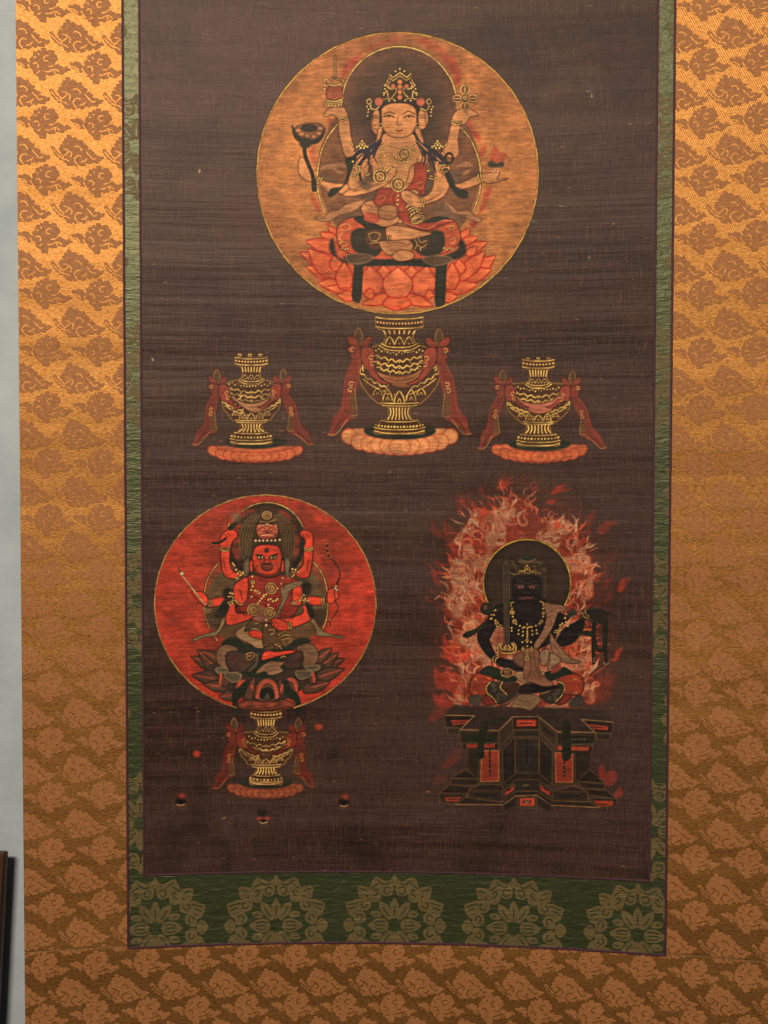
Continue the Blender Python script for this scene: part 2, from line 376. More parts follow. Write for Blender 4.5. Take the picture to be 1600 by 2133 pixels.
# ---------------------------------------------------------------- the golden disc with the seated deity
def paint_top():
    c = Canvas('top', 522, 58, 1138, 668, 11)
    c.dark = (72, 42, 24); c.gcol = (244, 198, 106)
    Z = 'Z'
    c.view(Z).part('painted_disc')
    c.disc(796, 803, 757, 757, (180, 117, 64), mot=.26)
    c.disc(800, 850, 560, 560, (205, 138, 74), a=.45, soft=45, mot=.2, own=False)
    c.disc(330, 700, 190, 420, (214, 146, 78), a=.4, soft=40, wear=.5, own=False)
    c.disc(1400, 780, 120, 420, (212, 144, 76), a=.4, soft=35, wear=.5, own=False)
    c.disc(800, 110, 420, 90, (150, 94, 60), a=.5, soft=22, own=False)
    for x, y, r in ((330, 1290, 90), (1330, 1330, 70), (250, 850, 60), (1450, 560, 70), (420, 330, 50)):
        c.disc(x, y, r, r*.6, (160, 102, 58), a=.35, soft=14, own=False)
    rng = c.rng
    for k in range(240):                                  # abraded threads
        t, r = rng.random()*6.28, 740*math.sqrt(rng.random())
        x, y = 796+r*math.cos(t), 803+r*math.sin(t)
        L = rng.uniform(14, 70)
        if rng.random() < .72: c.line([(x-L, y), (x+L, y+rng.uniform(-3, 3))], .9, (228, 164, 92) if rng.random() < .6 else (140, 88, 52), .35, sm=False, own=False)
        else: c.line([(x, y-L*.7), (x, y+L*.7)], .9, (222, 156, 86), .3, sm=False, own=False)
    # flames round the halo
    fl = (176, 70, 50)
    for s, a in (("430,560 420,500 455,520 470,480 480,520 450,590", .55), ("500,250 520,200 570,180 600,150 590,200 540,250 505,300", .6),
              ("620,150 660,110 720,90 800,75 780,100 700,115 650,150", .35), ("900,90 960,80 1010,110 1060,150 1090,190 1130,230 1140,290 1110,330 1090,280 1050,220 990,150", .4),
              ("1160,540 1190,520 1200,560 1240,600 1235,640 1215,620 1190,590", .65), ("1225,690 1255,650 1270,640 1265,700 1240,720", .45),
              ("1250,960 1262,900 1300,870 1290,930 1262,990 1225,1040 1215,1060", .55), ("330,940 325,900 350,930 385,1000 370,1010 340,970", .55),
              ("320,690 345,640 350,690 370,740 340,750", .4), ("1075,190 1110,175 1100,220 1130,300 1135,350 1105,300", .4), ("400,1080 440,1060 430,1085", .8), ("1180,1070 1230,1060 1200,1100", .7)):
        c.flame(s, fl, min(1, a*1.45), 2.2)
    c.view(Z).clip_disc(796, 803, 757, 757)
    c.part('painted_halo')
    c.disc(803, 790, 436, 470, (116, 78, 52), a=.85, soft=1.5, mot=.2)
    c.disc(803, 430, 306, 306, (118, 80, 58), a=.95, mot=.18)
    c.disc(800, 420, 250, 260, (62, 52, 40), a=.85, soft=22, mot=.2, own=False)
    c.disc(690, 540, 130, 130, (64, 50, 46), a=.6, soft=14, own=False)
    c.disc(920, 540, 120, 150, (58, 48, 36), a=.6, soft=14, own=False)
    for k in range(90):
        t, r = rng.random()*6.28, 280*math.sqrt(rng.random())
        x, y = 803+r*math.cos(t), 430+r*math.sin(t); L = rng.uniform(10, 50)
        c.line([(x-L, y), (x+L, y)], .8, (140, 104, 76) if rng.random() < .6 else (44, 36, 30), .3, sm=False, own=False)
    G = 2.6
    c.gold(c.ell(803, 428, 306, 306, a0=-197+360-343, a1=-10), G, sm=False)
    c.gold("497,352 492,330 500,312", G); c.gold("1108,372 1096,330 1078,285", G)
    c.gold("474,538 420,610 385,690 366,790 365,870 378,940 405,1020", G)
    c.gold("1130,552 1180,610 1215,680 1238,760 1242,850 1230,930 1197,1022", G)
    # pale scarves floating on the halo
    sc = (176, 124, 82)
    for s in ("385,765 440,750 500,745 520,770 470,775 510,800 470,805 440,780 380,790", "1100,770 1160,740 1200,760 1180,800 1130,830 1150,800 1110,800 1215,770"):
        c.poly(s, sc, .8, edge=(120, 84, 56), wear=.15)
    c.poly("360,820 400,805 470,840 520,860 500,905 440,880 380,860", (112, 86, 58), .7, soft=2)
    c.poly("1060,760 1120,800 1160,850 1100,860 1060,830", (100, 82, 62), .7, soft=2)
    # lower swirling scarf ends
    c.poly("400,1040 430,1010 480,1000 520,970 590,950 640,930 600,980 550,1010 480,1030 430,1060 380,1060 350,1040 380,1030", (184, 130, 84), .9, edge=(110, 74, 48), ew=1.2)
    c.poly("1050,960 1090,980 1120,1010 1170,1000 1210,1030 1250,1050 1230,1065 1180,1050 1130,1030 1080,1020 1045,990", (184, 130, 84), .9, edge=(110, 74, 48), ew=1.2)
    c.poly("480,1035 560,1010 620,960 700,930 640,1020 560,1040", (112, 84, 60), .8, soft=1.5)
    c.poly("960,1000 1040,960 1100,1010 1170,1030 1110,1060 1000,1040", (104, 80, 58), .8, soft=1.5)
    # ---- lotus throne
    c.part('painted_lotus')
    pc, pe, pv = (224, 98, 54), (164, 36, 24), (250, 164, 92)
    c.view(Z)
    c.disc(800, 1300, 470, 200, (204, 92, 56), a=.9, soft=8)
    c.view('Ze')
    for b, t, w in (((620, 420), (480, 268), 130), ((600, 470), (368, 348), 150), ((600, 560), (178, 462), 190), ((640, 780), (92, 618), 220), ((640, 930), (178, 800), 190),
                    ((640, 960), (205, 566), 270), ((680, 1050), (345, 1020), 170), ((820, 1120), (430, 1075), 120), ((840, 1200), (600, 1180), 140),
                    ((600, 860), (560, 655), 170), ((700, 1100), (688, 745), 230)):
        c.petal(b, t, w, pc, pe, pv, 5, bend=-.05)
    c.view('Zf')
    for b, t, w in (((960, 430), (1072, 296), 120), ((980, 480), (1180, 410), 120), ((1020, 580), (1308, 480), 140), ((1040, 650), (1170, 535), 120), ((1080, 900), (1420, 658), 190),
                    ((960, 960), (1366, 842), 200), ((940, 960), (1282, 596), 200), ((780, 1100), (1180, 1036), 180), ((720, 1210), (912, 1200), 150), ((940, 900), (930, 708), 170), ((820, 1100), (850, 758), 210)):
        c.petal(b, t, w, pc, pe, pv, 5, bend=.05)
    c.view('Ze')
    for b, t, w in (((1210, 960), (1210, 788), 190), ((1580, 960), (1580, 798), 190), ((1060, 1180), (1022, 795), 330)):
        c.petal(b, t, w, (228, 108, 64), pe, pv, 6)
    c.view('Zf').petal((440, 1180), (508, 798), 330, (228, 108, 64), pe, pv, 6)
    c.view('Ze')
    for b, t, w in (((1340, 1190), (925, 1306), 150), ((1080, 1160), (960, 1180), 150)):
        c.petal(b, t, w, pc, pe, pv, 4)
    c.view('Zf')
    for b, t, w in (((200, 1200), (585, 1326), 150), ((500, 1160), (590, 1190), 130)):
        c.petal(b, t, w, pc, pe, pv, 4)
    c.view('Ze')
    c.poly("1200,1300 1290,1200 1480,1200 1580,1290 1500,1360 1390,1385 1280,1360", pc, edge=pe, ew=1.6)
    c.line("1230,1310 1390,1250 1540,1300", 1., pv, .6); c.line("1340,1360 1400,1330 1450,1360", 1.6, (200, 50, 34), .8)
    c.petal((1395, 1205), (1402, 812), 400, (230, 116, 70), pe, pv, 9)
    # ---- the deity
    c.part('painted_deity').view(Z)
    SK, SE = (206, 143, 86), (92, 52, 32)
    GRN = (40, 46, 36)
    # robe drape below the seat (dark green cloth hanging over the lotus)
    c.poly("500,1250 700,1265 900,1262 1090,1250 1060,1300 1052,1480 1046,1525 1000,1520 994,1480 1000,1310 830,1300 612,1302 602,1470 590,1502 556,1492 548,1460 562,1300", GRN, soft=1., sm=False)
    # thighs and skirts
    c.poly("430,1180 450,1150 470,1250 520,1270 530,1290 470,1260 432,1220", (36, 40, 32), soft=2)
    c.poly("1110,1150 1150,1170 1165,1220 1140,1255 1070,1270 1040,1250 1120,1210", (36, 40, 32), soft=2)
    c.poly("470,1100 520,1050 590,1040 660,1075 690,1130 600,1250 520,1225 475,1180", (200, 92, 54), edge=(90, 46, 32), ew=1.6, mot=.1)
    c.poly("960,1080 1040,1055 1100,1060 1130,1110 1130,1170 1080,1215 1000,1240 960,1160", (196, 90, 54), edge=(90, 46, 32), ew=1.4, mot=.1)
    c.poly("560,1045 600,1030 660,1040 690,1080 720,1060 780,1075 760,1095 700,1120 640,1110 600,1080 570,1060", GRN)
    c.poly("930,1070 980,1040 1040,1035 1080,1050 1030,1075 960,1080", GRN)
    c.poly("545,1130 580,1100 640,1100 700,1100 735,1110 735,1150 720,1200 680,1250 610,1240 555,1210", (46, 48, 36), soft=1.2)
    c.poly("955,1130 990,1110 1040,1120 1050,1180 1030,1230 980,1252 920,1240 880,1200 870,1150", (46, 48, 36), soft=1.2)
    c.poly("630,1110 700,1105 735,1110 735,1160 710,1205 660,1210 625,1170", (92, 62, 40), .9, edge=(60, 44, 30))
    c.poly("866,1150 920,1145 960,1150 965,1190 930,1225 890,1215 868,1180", (84, 58, 38), .9, edge=(60, 44, 30))
    for s in ("640,1130 670,1120 700,1130 690,1160 655,1165 640,1130", "650,1180 690,1175 705,1190", "880,1150 900,1180 890,1210", "905,1150 920,1175 950,1165", "900,1190 930,1200 950,1185", "920,1200 918,1220"):
        c.gold(s, 1.5, under=.5)
    for s in ("480,1090 520,1075 545,1090 520,1110 490,1105", "500,1120 480,1150 500,1170", "480,1180 510,1170 525,1185 500,1195", "1060,1090 1100,1085 1095,1105 1065,1100", "1080,1160 1105,1150 1100,1175 1080,1185"):
        c.line(s, 1.4, (238, 190, 100), .8)
    c.dots("500,1205 515,1212 528,1208 1045,1205 1060,1212 1075,1206 1090,1212", 1.6)
    # feet, sash folds, lower cloth
    c.poly("735,1095 800,1085 900,1105 975,1125 960,1135 860,1160 780,1165 740,1150", SK, edge=SE, ew=1.3)
    c.poly("700,1170 780,1165 850,1160 880,1190 860,1230 800,1250 740,1240 710,1210", (192, 132, 80), edge=SE, ew=1.2)
    c.poly("765,1245 810,1215 860,1220 885,1240 870,1265 800,1275", SK, edge=SE, ew=1.3)
    c.line("720,1200 780,1190 850,1200", 1.1, SE, .7); c.line("730,1225 780,1215 800,1240", 1.1, SE, .7)
    c.ell(0, 0, 1, 1)
    for s in ("520,1250 560,1235 640,1240 660,1265 600,1290 540,1285", "930,1260 1000,1245 1080,1255 1080,1280 1000,1300 950,1285"):
        c.poly(s, (98, 76, 54), .95, edge=(150, 116, 84), ew=1.1)
    c.gold("745,1140 738,1165", 1.6); c.gold("757,1138 751,1166", 1.6)
    # torso & waist cloth
    c.poly("560,720 620,660 720,620 880,620 980,660 1060,740 1060,860 980,960 640,960 540,860", (96, 72, 52), .8, soft=3.)
    c.poly("712,610 800,600 880,610 945,650 972,705 955,790 930,870 900,940 890,1060 700,1060 610,1010 680,930 680,870 662,800 640,720 655,655", (204, 142, 84), edge=SE, ew=1.3, mot=.1)
    c.poly("600,1000 620,960 680,950 780,970 800,1060 720,1090 640,1050", (196, 134, 82), edge=SE, ew=1.1)
    c.line("640,990 700,1010 780,1000", 1., SE, .6); c.line("660,1030 720,1045 800,1035", 1., SE, .6)
    c.poly("630,1010 690,1030 700,1060 660,1070 615,1050", (196, 84, 56), .8)
    # red sash
    RS, RE = (164, 66, 44), (92, 40, 28)
    c.poly("700,885 780,890 830,920 800,985 740,970 700,985 668,960 680,920", RS, edge=RE, ew=1.5)
    c.poly("880,760 945,750 955,810 945,870 935,920 890,890 830,900 850,870", RS, edge=RE, ew=1.3)
    c.poly("775,920 830,940 850,1000 870,1060 930,1070 1000,1065 1060,1050 1100,1060 1040,1080 1000,1100 950,1115 880,1095 820,1060 785,990", RS, edge=RE, ew=1.6)
    c.line("830,1070 890,1085 960,1100 1030,1060 1090,1058", 1.6, (222, 150, 96), .7)
    for s in ("700,930 720,920 730,940 710,950", "900,860 925,850 930,880 905,885", "800,1000 815,990 820,1010", "690,960 710,960", "860,1080 880,1085"):
        c.line(s, 1.2, (224, 150, 80), .8)
    c.poly("860,780 885,760 880,830 850,880 830,890 850,830", SK, .9, edge=SE, ew=1.1)
    # arms: raised outer pair
    c.poly("482,510 530,500 545,600 565,680 590,720 520,715 495,650 480,580", SK, edge=SE, ew=1.3)
    c.poly("1085,540 1130,545 1122,620 1125,700 1090,720 1030,700 1060,640", SK, edge=SE, ew=1.3)
    c.poly("410,470 440,448 500,445 520,470 528,505 480,515 450,490 400,500", SK, edge=SE, ew=1.2)
    c.poly("1090,515 1110,470 1160,450 1200,465 1230,490 1190,500 1150,540", SK, edge=SE, ew=1.2)
    c.line("400,445 450,455 500,450", 1., SE, .5); c.line("1150,480 1170,475 1165,490", 1., SE, .6)
    # middle pair reaching out
    c.poly("270,720 300,730 330,800 365,845 420,850 450,885 430,905 370,865 300,840 262,795", SK, .95, edge=SE, ew=1.2)
    c.poly("380,840 450,855 520,860 560,870 540,920 470,905 390,870", SK, edge=SE, ew=1.2)
    c.poly("1105,865 1150,850 1230,815 1250,850 1180,880 1120,890", SK, edge=SE, ew=1.2)
    c.poly("1240,810 1300,800 1345,800 1330,835 1390,830 1330,850 1270,855", SK, edge=SE, ew=1.2)
    # front pair
    c.poly("550,880 620,850 700,840 740,800 770,770 790,800 740,860 660,900 560,925 500,920", SK, edge=SE, ew=1.2)
    c.poly("560,720 620,690 640,770 620,850 560,890 530,860", SK, edge=SE, ew=1.1)
    c.poly("1000,720 1060,740 1080,800 1075,870 1040,930 950,970 880,975 830,920 860,895 930,930 980,890 990,820", SK, edge=SE, ew=1.3)
    c.poly("820,900 860,900 920,940 940,975 880,990 840,960 815,930", SK, edge=SE, ew=1.2)
    for s in ("835,915 870,940", "830,930 860,960"): c.line(s, 1., SE, .7)
    # dark green shoulder cords and hair locks
    HB = (44, 48, 56)
    c.poly("515,725 575,715 545,800 520,855 480,900 440,932 420,920 440,885 500,870 525,800 520,760", GRN, soft=.8)
    c.poly("1045,800 1075,805 1105,870 1170,900 1168,938 1120,930 1080,880 1060,840", GRN, soft=.8)
    c.line("590,790 600,840 625,860", 5., GRN); c.line("1040,800 1060,780 1085,830 1100,850", 4.5, GRN)
    c.ring(1073, 722, 20, 27, 4.5, col=GRN, under=.5)
    for s, w in (("725,600 690,640 640,670 590,690 560,715", 10), ("715,620 670,680 620,720 585,760", 8), ("700,640 655,690 640,740 655,770", 4.5), ("690,640 625,700 600,760", 4),
                 ("885,605 930,640 980,680 1030,720 1060,760", 10), ("900,640 950,690 1000,730 1040,760", 7), ("920,660 945,710 935,760", 4.5), ("950,690 985,740 1000,800", 4.5)):
        c.line(s, w, HB, .95, taper=.35)
    for q, w in (("715,605 668,650 636,700 640,735 622,770", 3.4), ("720,612 690,665 672,715 690,755", 3.), ("700,600 640,640 590,665 556,690", 3.2), ("690,620 620,690 575,735 560,790", 3.4), ("890,605 940,650 972,700 968,740 985,775", 3.4), ("885,612 912,665 930,715 915,755", 3.), ("905,600 965,640 1015,665 1050,695", 3.2), ("915,620 985,690 1030,735 1046,790", 3.4)):
        c.line(q, w, (38, 44, 58), .92, taper=.6)
    # neck, face, ears, hair
    c.poly("730,590 870,590 890,650 840,700 760,700 715,650", SK)
    c.poly("672,470 700,460 705,560 690,600 655,560 655,510", SK, .95, edge=SE, ew=1.1)
    c.poly("912,470 950,470 960,520 945,560 920,550", SK, .95, edge=SE, ew=1.1)
    c.poly("690,560 715,560 705,610 680,635 685,600", SK, .9, edge=SE); c.poly("885,560 915,560 935,640 910,620", SK, .9, edge=SE)
    c.poly("690,440 730,405 800,395 880,405 925,440 925,500 900,540 895,470 860,430 800,425 740,432 712,460 706,530 692,500", (34, 36, 40))
    c.poly("712,455 760,428 840,428 890,455 900,520 890,560 860,600 805,612 750,600 718,560 708,510", (208, 143, 84), edge=SE, ew=1.3)
    c.line("722,484 750,474 780,484", 2., (58, 40, 30), .95); c.line("825,484 856,470 888,486", 2., (58, 40, 30), .95)
    c.line("722,499 748,492 778,502", 2.4, (46, 34, 28), .95); c.line("828,503 855,494 886,501", 2.4, (46, 34, 28), .95); c.dots("750,498 856,500", 1.8, (36, 28, 24), under=0)
    c.line("800,495 794,538 805,546 818,540", 1.5, SE, .8); c.line("788,572 805,576 822,571", 3.2, (150, 40, 32), .95); c.line("790,590 805,594 820,589", 1.3, SE, .7); c.line("714,470 710,540 730,585", 3., (120, 74, 46), .4); c.line("895,470 898,540 876,585", 3., (120, 74, 46), .4)
    c.line("760,660 800,670 850,655", 1., SE, .5); c.line("755,640 800,648 850,636", 1., SE, .4)
    # side faces half hidden behind the ears
    for m in (1, -1):
        X = lambda P: np.array([[803+m*(x-803), y] for x, y in pts_of(P)])
        c.poly(X("664,478 690,462 700,500 694,560 672,566 655,548 660,520"), (198, 138, 84), edge=(80, 46, 30), ew=1.3)
        c.line(X("664,495 680,490 692,496"), 1.5, (70, 46, 32), .9); c.line(X("662,505 676,502 690,506"), 1.7, (60, 40, 30), .9); c.line(X("660,545 670,548 680,545"), 1.7, (140, 50, 38), .9)
        c.line(X("705,470 702,520 706,560"), 3., (40, 38, 40), .85)
        c.line(X("690,570 682,610 700,640"), 1.2, SE, .8)
    # folds and shading on the body
    for q in ("640,700 660,760 650,820", "960,700 945,780 960,850", "700,720 720,790 700,850", "900,720 905,760", "760,700 790,730 830,735", "580,740 600,790", "1030,750 1040,820", "560,900 640,880 720,850", "900,960 960,950 1030,910", "620,970 700,990 790,980", "650,1015 730,1030 800,1015", "740,1180 800,1178 860,1190"):
        c.line(q, 1.3, (96, 56, 36), .6); c.line(q, 4., (130, 80, 48), .22, own=False)
    c.poly("640,800 660,860 640,900 600,880 610,830", (112, 88, 64), .75, soft=2.); c.poly("960,850 985,830 980,880 950,910", (92, 78, 58), .75, soft=2.)
    c.poly("575,850 600,830 625,850 600,870", (110, 80, 56), .6, soft=2)
    # crown
    c.poly("712,410 725,340 760,270 810,250 860,275 888,340 900,410 850,425 760,425", (60, 48, 32), .8, soft=1.)
    for s in ("752,272 772,290 808,262 845,288 866,270", "748,288 772,306 808,280 842,304 868,288"): c.gold(s, 2.2, sm=False, under=.8)
    for s in ("745,300 735,330 752,350", "870,300 885,330 868,350", "720,385 738,360 745,395", "900,385 880,362 875,395", "765,395 785,370 790,340", "850,395 830,370 826,340", "715,408 745,400 775,405", "840,405 870,400 905,408", "756,310 745,330 760,350 790,345", "862,310 874,330 858,350 828,345"):
        c.gold(s, 2., under=.8)
    for x, y, r, k in ((808, 312, 14, 0), (808, 338, 14, 0), (772, 336, 13, 1), (844, 336, 13, 1), (808, 366, 13, 0), (808, 395, 14, 1)):
        c.disc(x, y, r, r, ((216, 140, 78), (190, 112, 72))[k], edge=(110, 66, 40))
    c.disc(694, 418, 23, 23, (186, 104, 74), edge=(110, 60, 44)); c.disc(920, 420, 23, 23, (186, 104, 74), edge=(110, 60, 44))
    c.dots("808,242 785,255 832,255 728,330 728,350 722,372 888,330 892,350 898,372 780,412 836,412 750,412 866,412", 1.7)
    c.gold("650,435 655,455 680,460 695,445", 2.2); c.gold("920,455 945,465 965,450 958,432", 2.2)
    c.gold("645,402 655,420 640,432 630,415 645,402", 1.5); c.gold("965,402 977,420 962,432 952,415 965,402", 1.5)
    c.dots("632,445 640,460 637,475 634,495 985,445 978,460 976,475 975,495", 1.6)
    c.ring(705, 548, 10, 12, 1.6); c.ring(905, 545, 12, 10, 1.6)
    # jewels
    c.wheel(832, 700, 33, 125, 2.2); c.wheel(703, 820, 36, 35, 2.1); c.wheel(800, 862, 38, 55, 2.3)
    c.gold("730,795 752,780 766,768", 1.8); c.dots("738,788 748,780 758,773", 2)
    c.beads("712,665 720,700 745,725 790,740 830,742", 8, 1.9); c.beads("882,665 880,690 865,715", 8, 1.7)
    c.ring(712, 668, 9, 9, 1.7); c.ring(882, 668, 9, 9, 1.7)
    c.beads("700,690 700,720 704,750", 7, 1.6); c.beads("800,740 800,790 798,820", 7, 1.5); c.beads("835,745 838,770", 7, 1.8); c.beads("795,900 798,930 795,970", 8, 1.9)
    c.dots("780,745 815,748 850,742 745,748", 2)
    for q in ("712,640 740,690 790,715 850,710 890,660", "700,700 720,760 780,780", "870,720 860,760 830,780"): c.beads(q, 6, 1.5)
    for q in ("650,690 640,730 650,765", "670,680 662,720", "955,690 962,730 952,765", "930,680 940,715", "620,700 605,735", "990,710 1008,745"): c.line(q, 3., (40, 42, 50), .9, taper=.4)
    for q in ("690,660 720,640", "880,650 915,660", "740,850 770,840", "850,860 890,850", "690,1000 760,1010", "720,1040 800,1030", "900,880 930,860"): c.line(q, 1.6, (110, 62, 40), .8)
    c.poly("700,985 780,975 800,1010 770,1050 700,1040", (176, 122, 76), .6, edge=SE, ew=1.2)
    # armlets, bracelets
    for s in ("560,760 590,770 585,800 555,815", "558,772 578,778 574,798 558,804", "1055,760 1020,765 1025,795 1050,805", "1052,772 1035,776 1036,792 1050,796"):
        c.gold(s, 2.2)
    for s in ("620,800 632,810 645,805", "965,830 990,835 1000,815", "970,818 985,820", "625,812 640,815"): c.gold(s, 1.7)
    c.dots("560,828 555,740 600,790 960,790 1010,745 1000,830 1010,778", 1.9)
    for x, y in ((605, 655), (1010, 655)):
        c.dots([(x, y-25), (x-16, y), (x, y-4), (x+16, y), (x-8, y+12), (x+10, y+12), (x-28, y+6), (x+28, y+6)], 2.)
        c.gold([(x-15, y-10), (x, y-16), (x+15, y-10)], 1.6)
    c.gold("548,640 556,655", 2.); c.gold("1052,655 1060,640", 2.)
    for s in ("475,502 500,508 524,496", "477,514 502,520 526,508", "1088,518 1112,530 1138,526", "1085,530 1110,543 1136,538", "358,858 378,850 388,828", "354,848 368,842 376,825", "1228,810 1230,835 1240,852", "1242,806 1246,832 1254,848", "915,940 928,955 920,985", "926,935 940,955 932,985"):
        c.gold(s, 2.2)
    # attributes: stupa, crossed vajra, lotus bud, jewel, bell
    c.poly("424,340 490,336 494,400 418,402", (168, 82, 54), edge=(90, 46, 32), ew=1.5)
    c.ring(456, 382, 20, 22, 1.8, col=(206, 128, 70)); c.gold("414,412 455,418 496,408", 1.9); c.gold("414,424 455,430 498,420", 1.9)
    c.dots("424,438 442,440 460,440 478,438 492,434", 1.7)
    c.gold("420,318 440,330 475,330 498,316", 2.); c.gold("404,312 402,298 418,300 425,318", 1.7); c.gold("500,318 504,302 490,300", 1.7); c.gold("440,300 456,292 474,300", 1.8); c.gold("448,290 466,290", 1.6)
    c.line("460,290 460,175", 5.5, (96, 58, 36), .8, sm=False); c.beads("460,284 460,180", 3.8, 1.1, under=0)
    c.dots("404,330 398,350 406,352", 1.7)
    for dx, dy, rx, ry in ((0, -46, 24, 25), (0, 44, 24, 22), (-42, 2, 24, 18), (42, 0, 24, 19)):
        c.disc(1158+dx, 400+dy, rx, ry, (130, 76, 46), a=.7)
        c.ring(1158+dx, 400+dy, rx, ry, 1.9)
    c.gold("1158,335 1158,372", 1.6, sm=False); c.gold("1158,425 1158,462", 1.6, sm=False); c.gold("1095,402 1138,402", 1.6, sm=False); c.gold("1180,400 1222,400", 1.6, sm=False)
    c.disc(1158, 400, 16, 16, (92, 56, 38)); c.ring(1158, 398, 8, 8, 2.)
    # lotus bud at left with stem
    c.poly("228,540 245,570 262,590 290,600 300,640 280,640 250,625 232,590", (50, 44, 34), soft=1.)
    c.poly("410,555 400,600 370,640 320,650 295,650 300,620 350,615 385,590", (50, 44, 34), soft=1.)
    c.poly("245,560 300,535 370,535 400,565 370,610 310,625 265,600", (140, 92, 58), .9, edge=(70, 50, 36), ew=1.3)
    for x, y in ((262, 572), (280, 592), (310, 605), (345, 605), (372, 588), (380, 562)): c.disc(x, y, 16, 12, (182, 122, 76), edge=(90, 60, 40))
    c.disc(320, 560, 42, 20, (50, 48, 34), edge=(34, 32, 24)); c.disc(300, 640, 34, 30, (52, 46, 38), soft=1.5)
    c.line("295,640 298,700 318,760 338,810 346,888", 8.5, GRN, taper=-.1); c.line("346,850 348,890", 11, GRN)
    # jewel at right
    c.poly("1290,730 1300,690 1325,655 1345,690 1380,700 1365,740 1325,750", (186, 86, 56), .85, soft=1.2)
    c.poly("1278,750 1300,735 1330,750 1362,738 1365,765 1330,772 1290,770", (64, 60, 46), .95, soft=1.5)
    c.line("1270,780 1275,720 1300,690 1320,640", 2.2, (170, 76, 56), .5); c.line("1385,780 1395,730 1375,700", 2.2, (170, 76, 56), .5)
    c.dots("1300,790 1312,795 1325,790 1336,794 1320,784", 2.2, (226, 158, 116))
    # bell
    c.poly("850,985 905,985 945,1030 938,1055 890,1075 865,1060", (90, 58, 34), .9)
    for s in ("852,1000 880,985 905,988", "856,1015 890,995 920,1000", "862,1035 900,1012 930,1018", "868,1050 905,1025 938,1032"): c.gold(s, 2., under=.7)
    c.ring(905, 1052, 36, 17, 2.2, rot=-28); c.ring(905, 1052, 22, 9, 1.6, rot=-28)
    c.dots("870,1022 885,1014 900,1006 845,985 852,978", 1.7)
    c.finish(.42, .3)
    # rim of the disc last
    c.part('painted_disc').view(Z)
    c.gold(c.ell(796, 803, 757, 757), 2.5, (226, 178, 76), sm=False, under=.6)
    return c

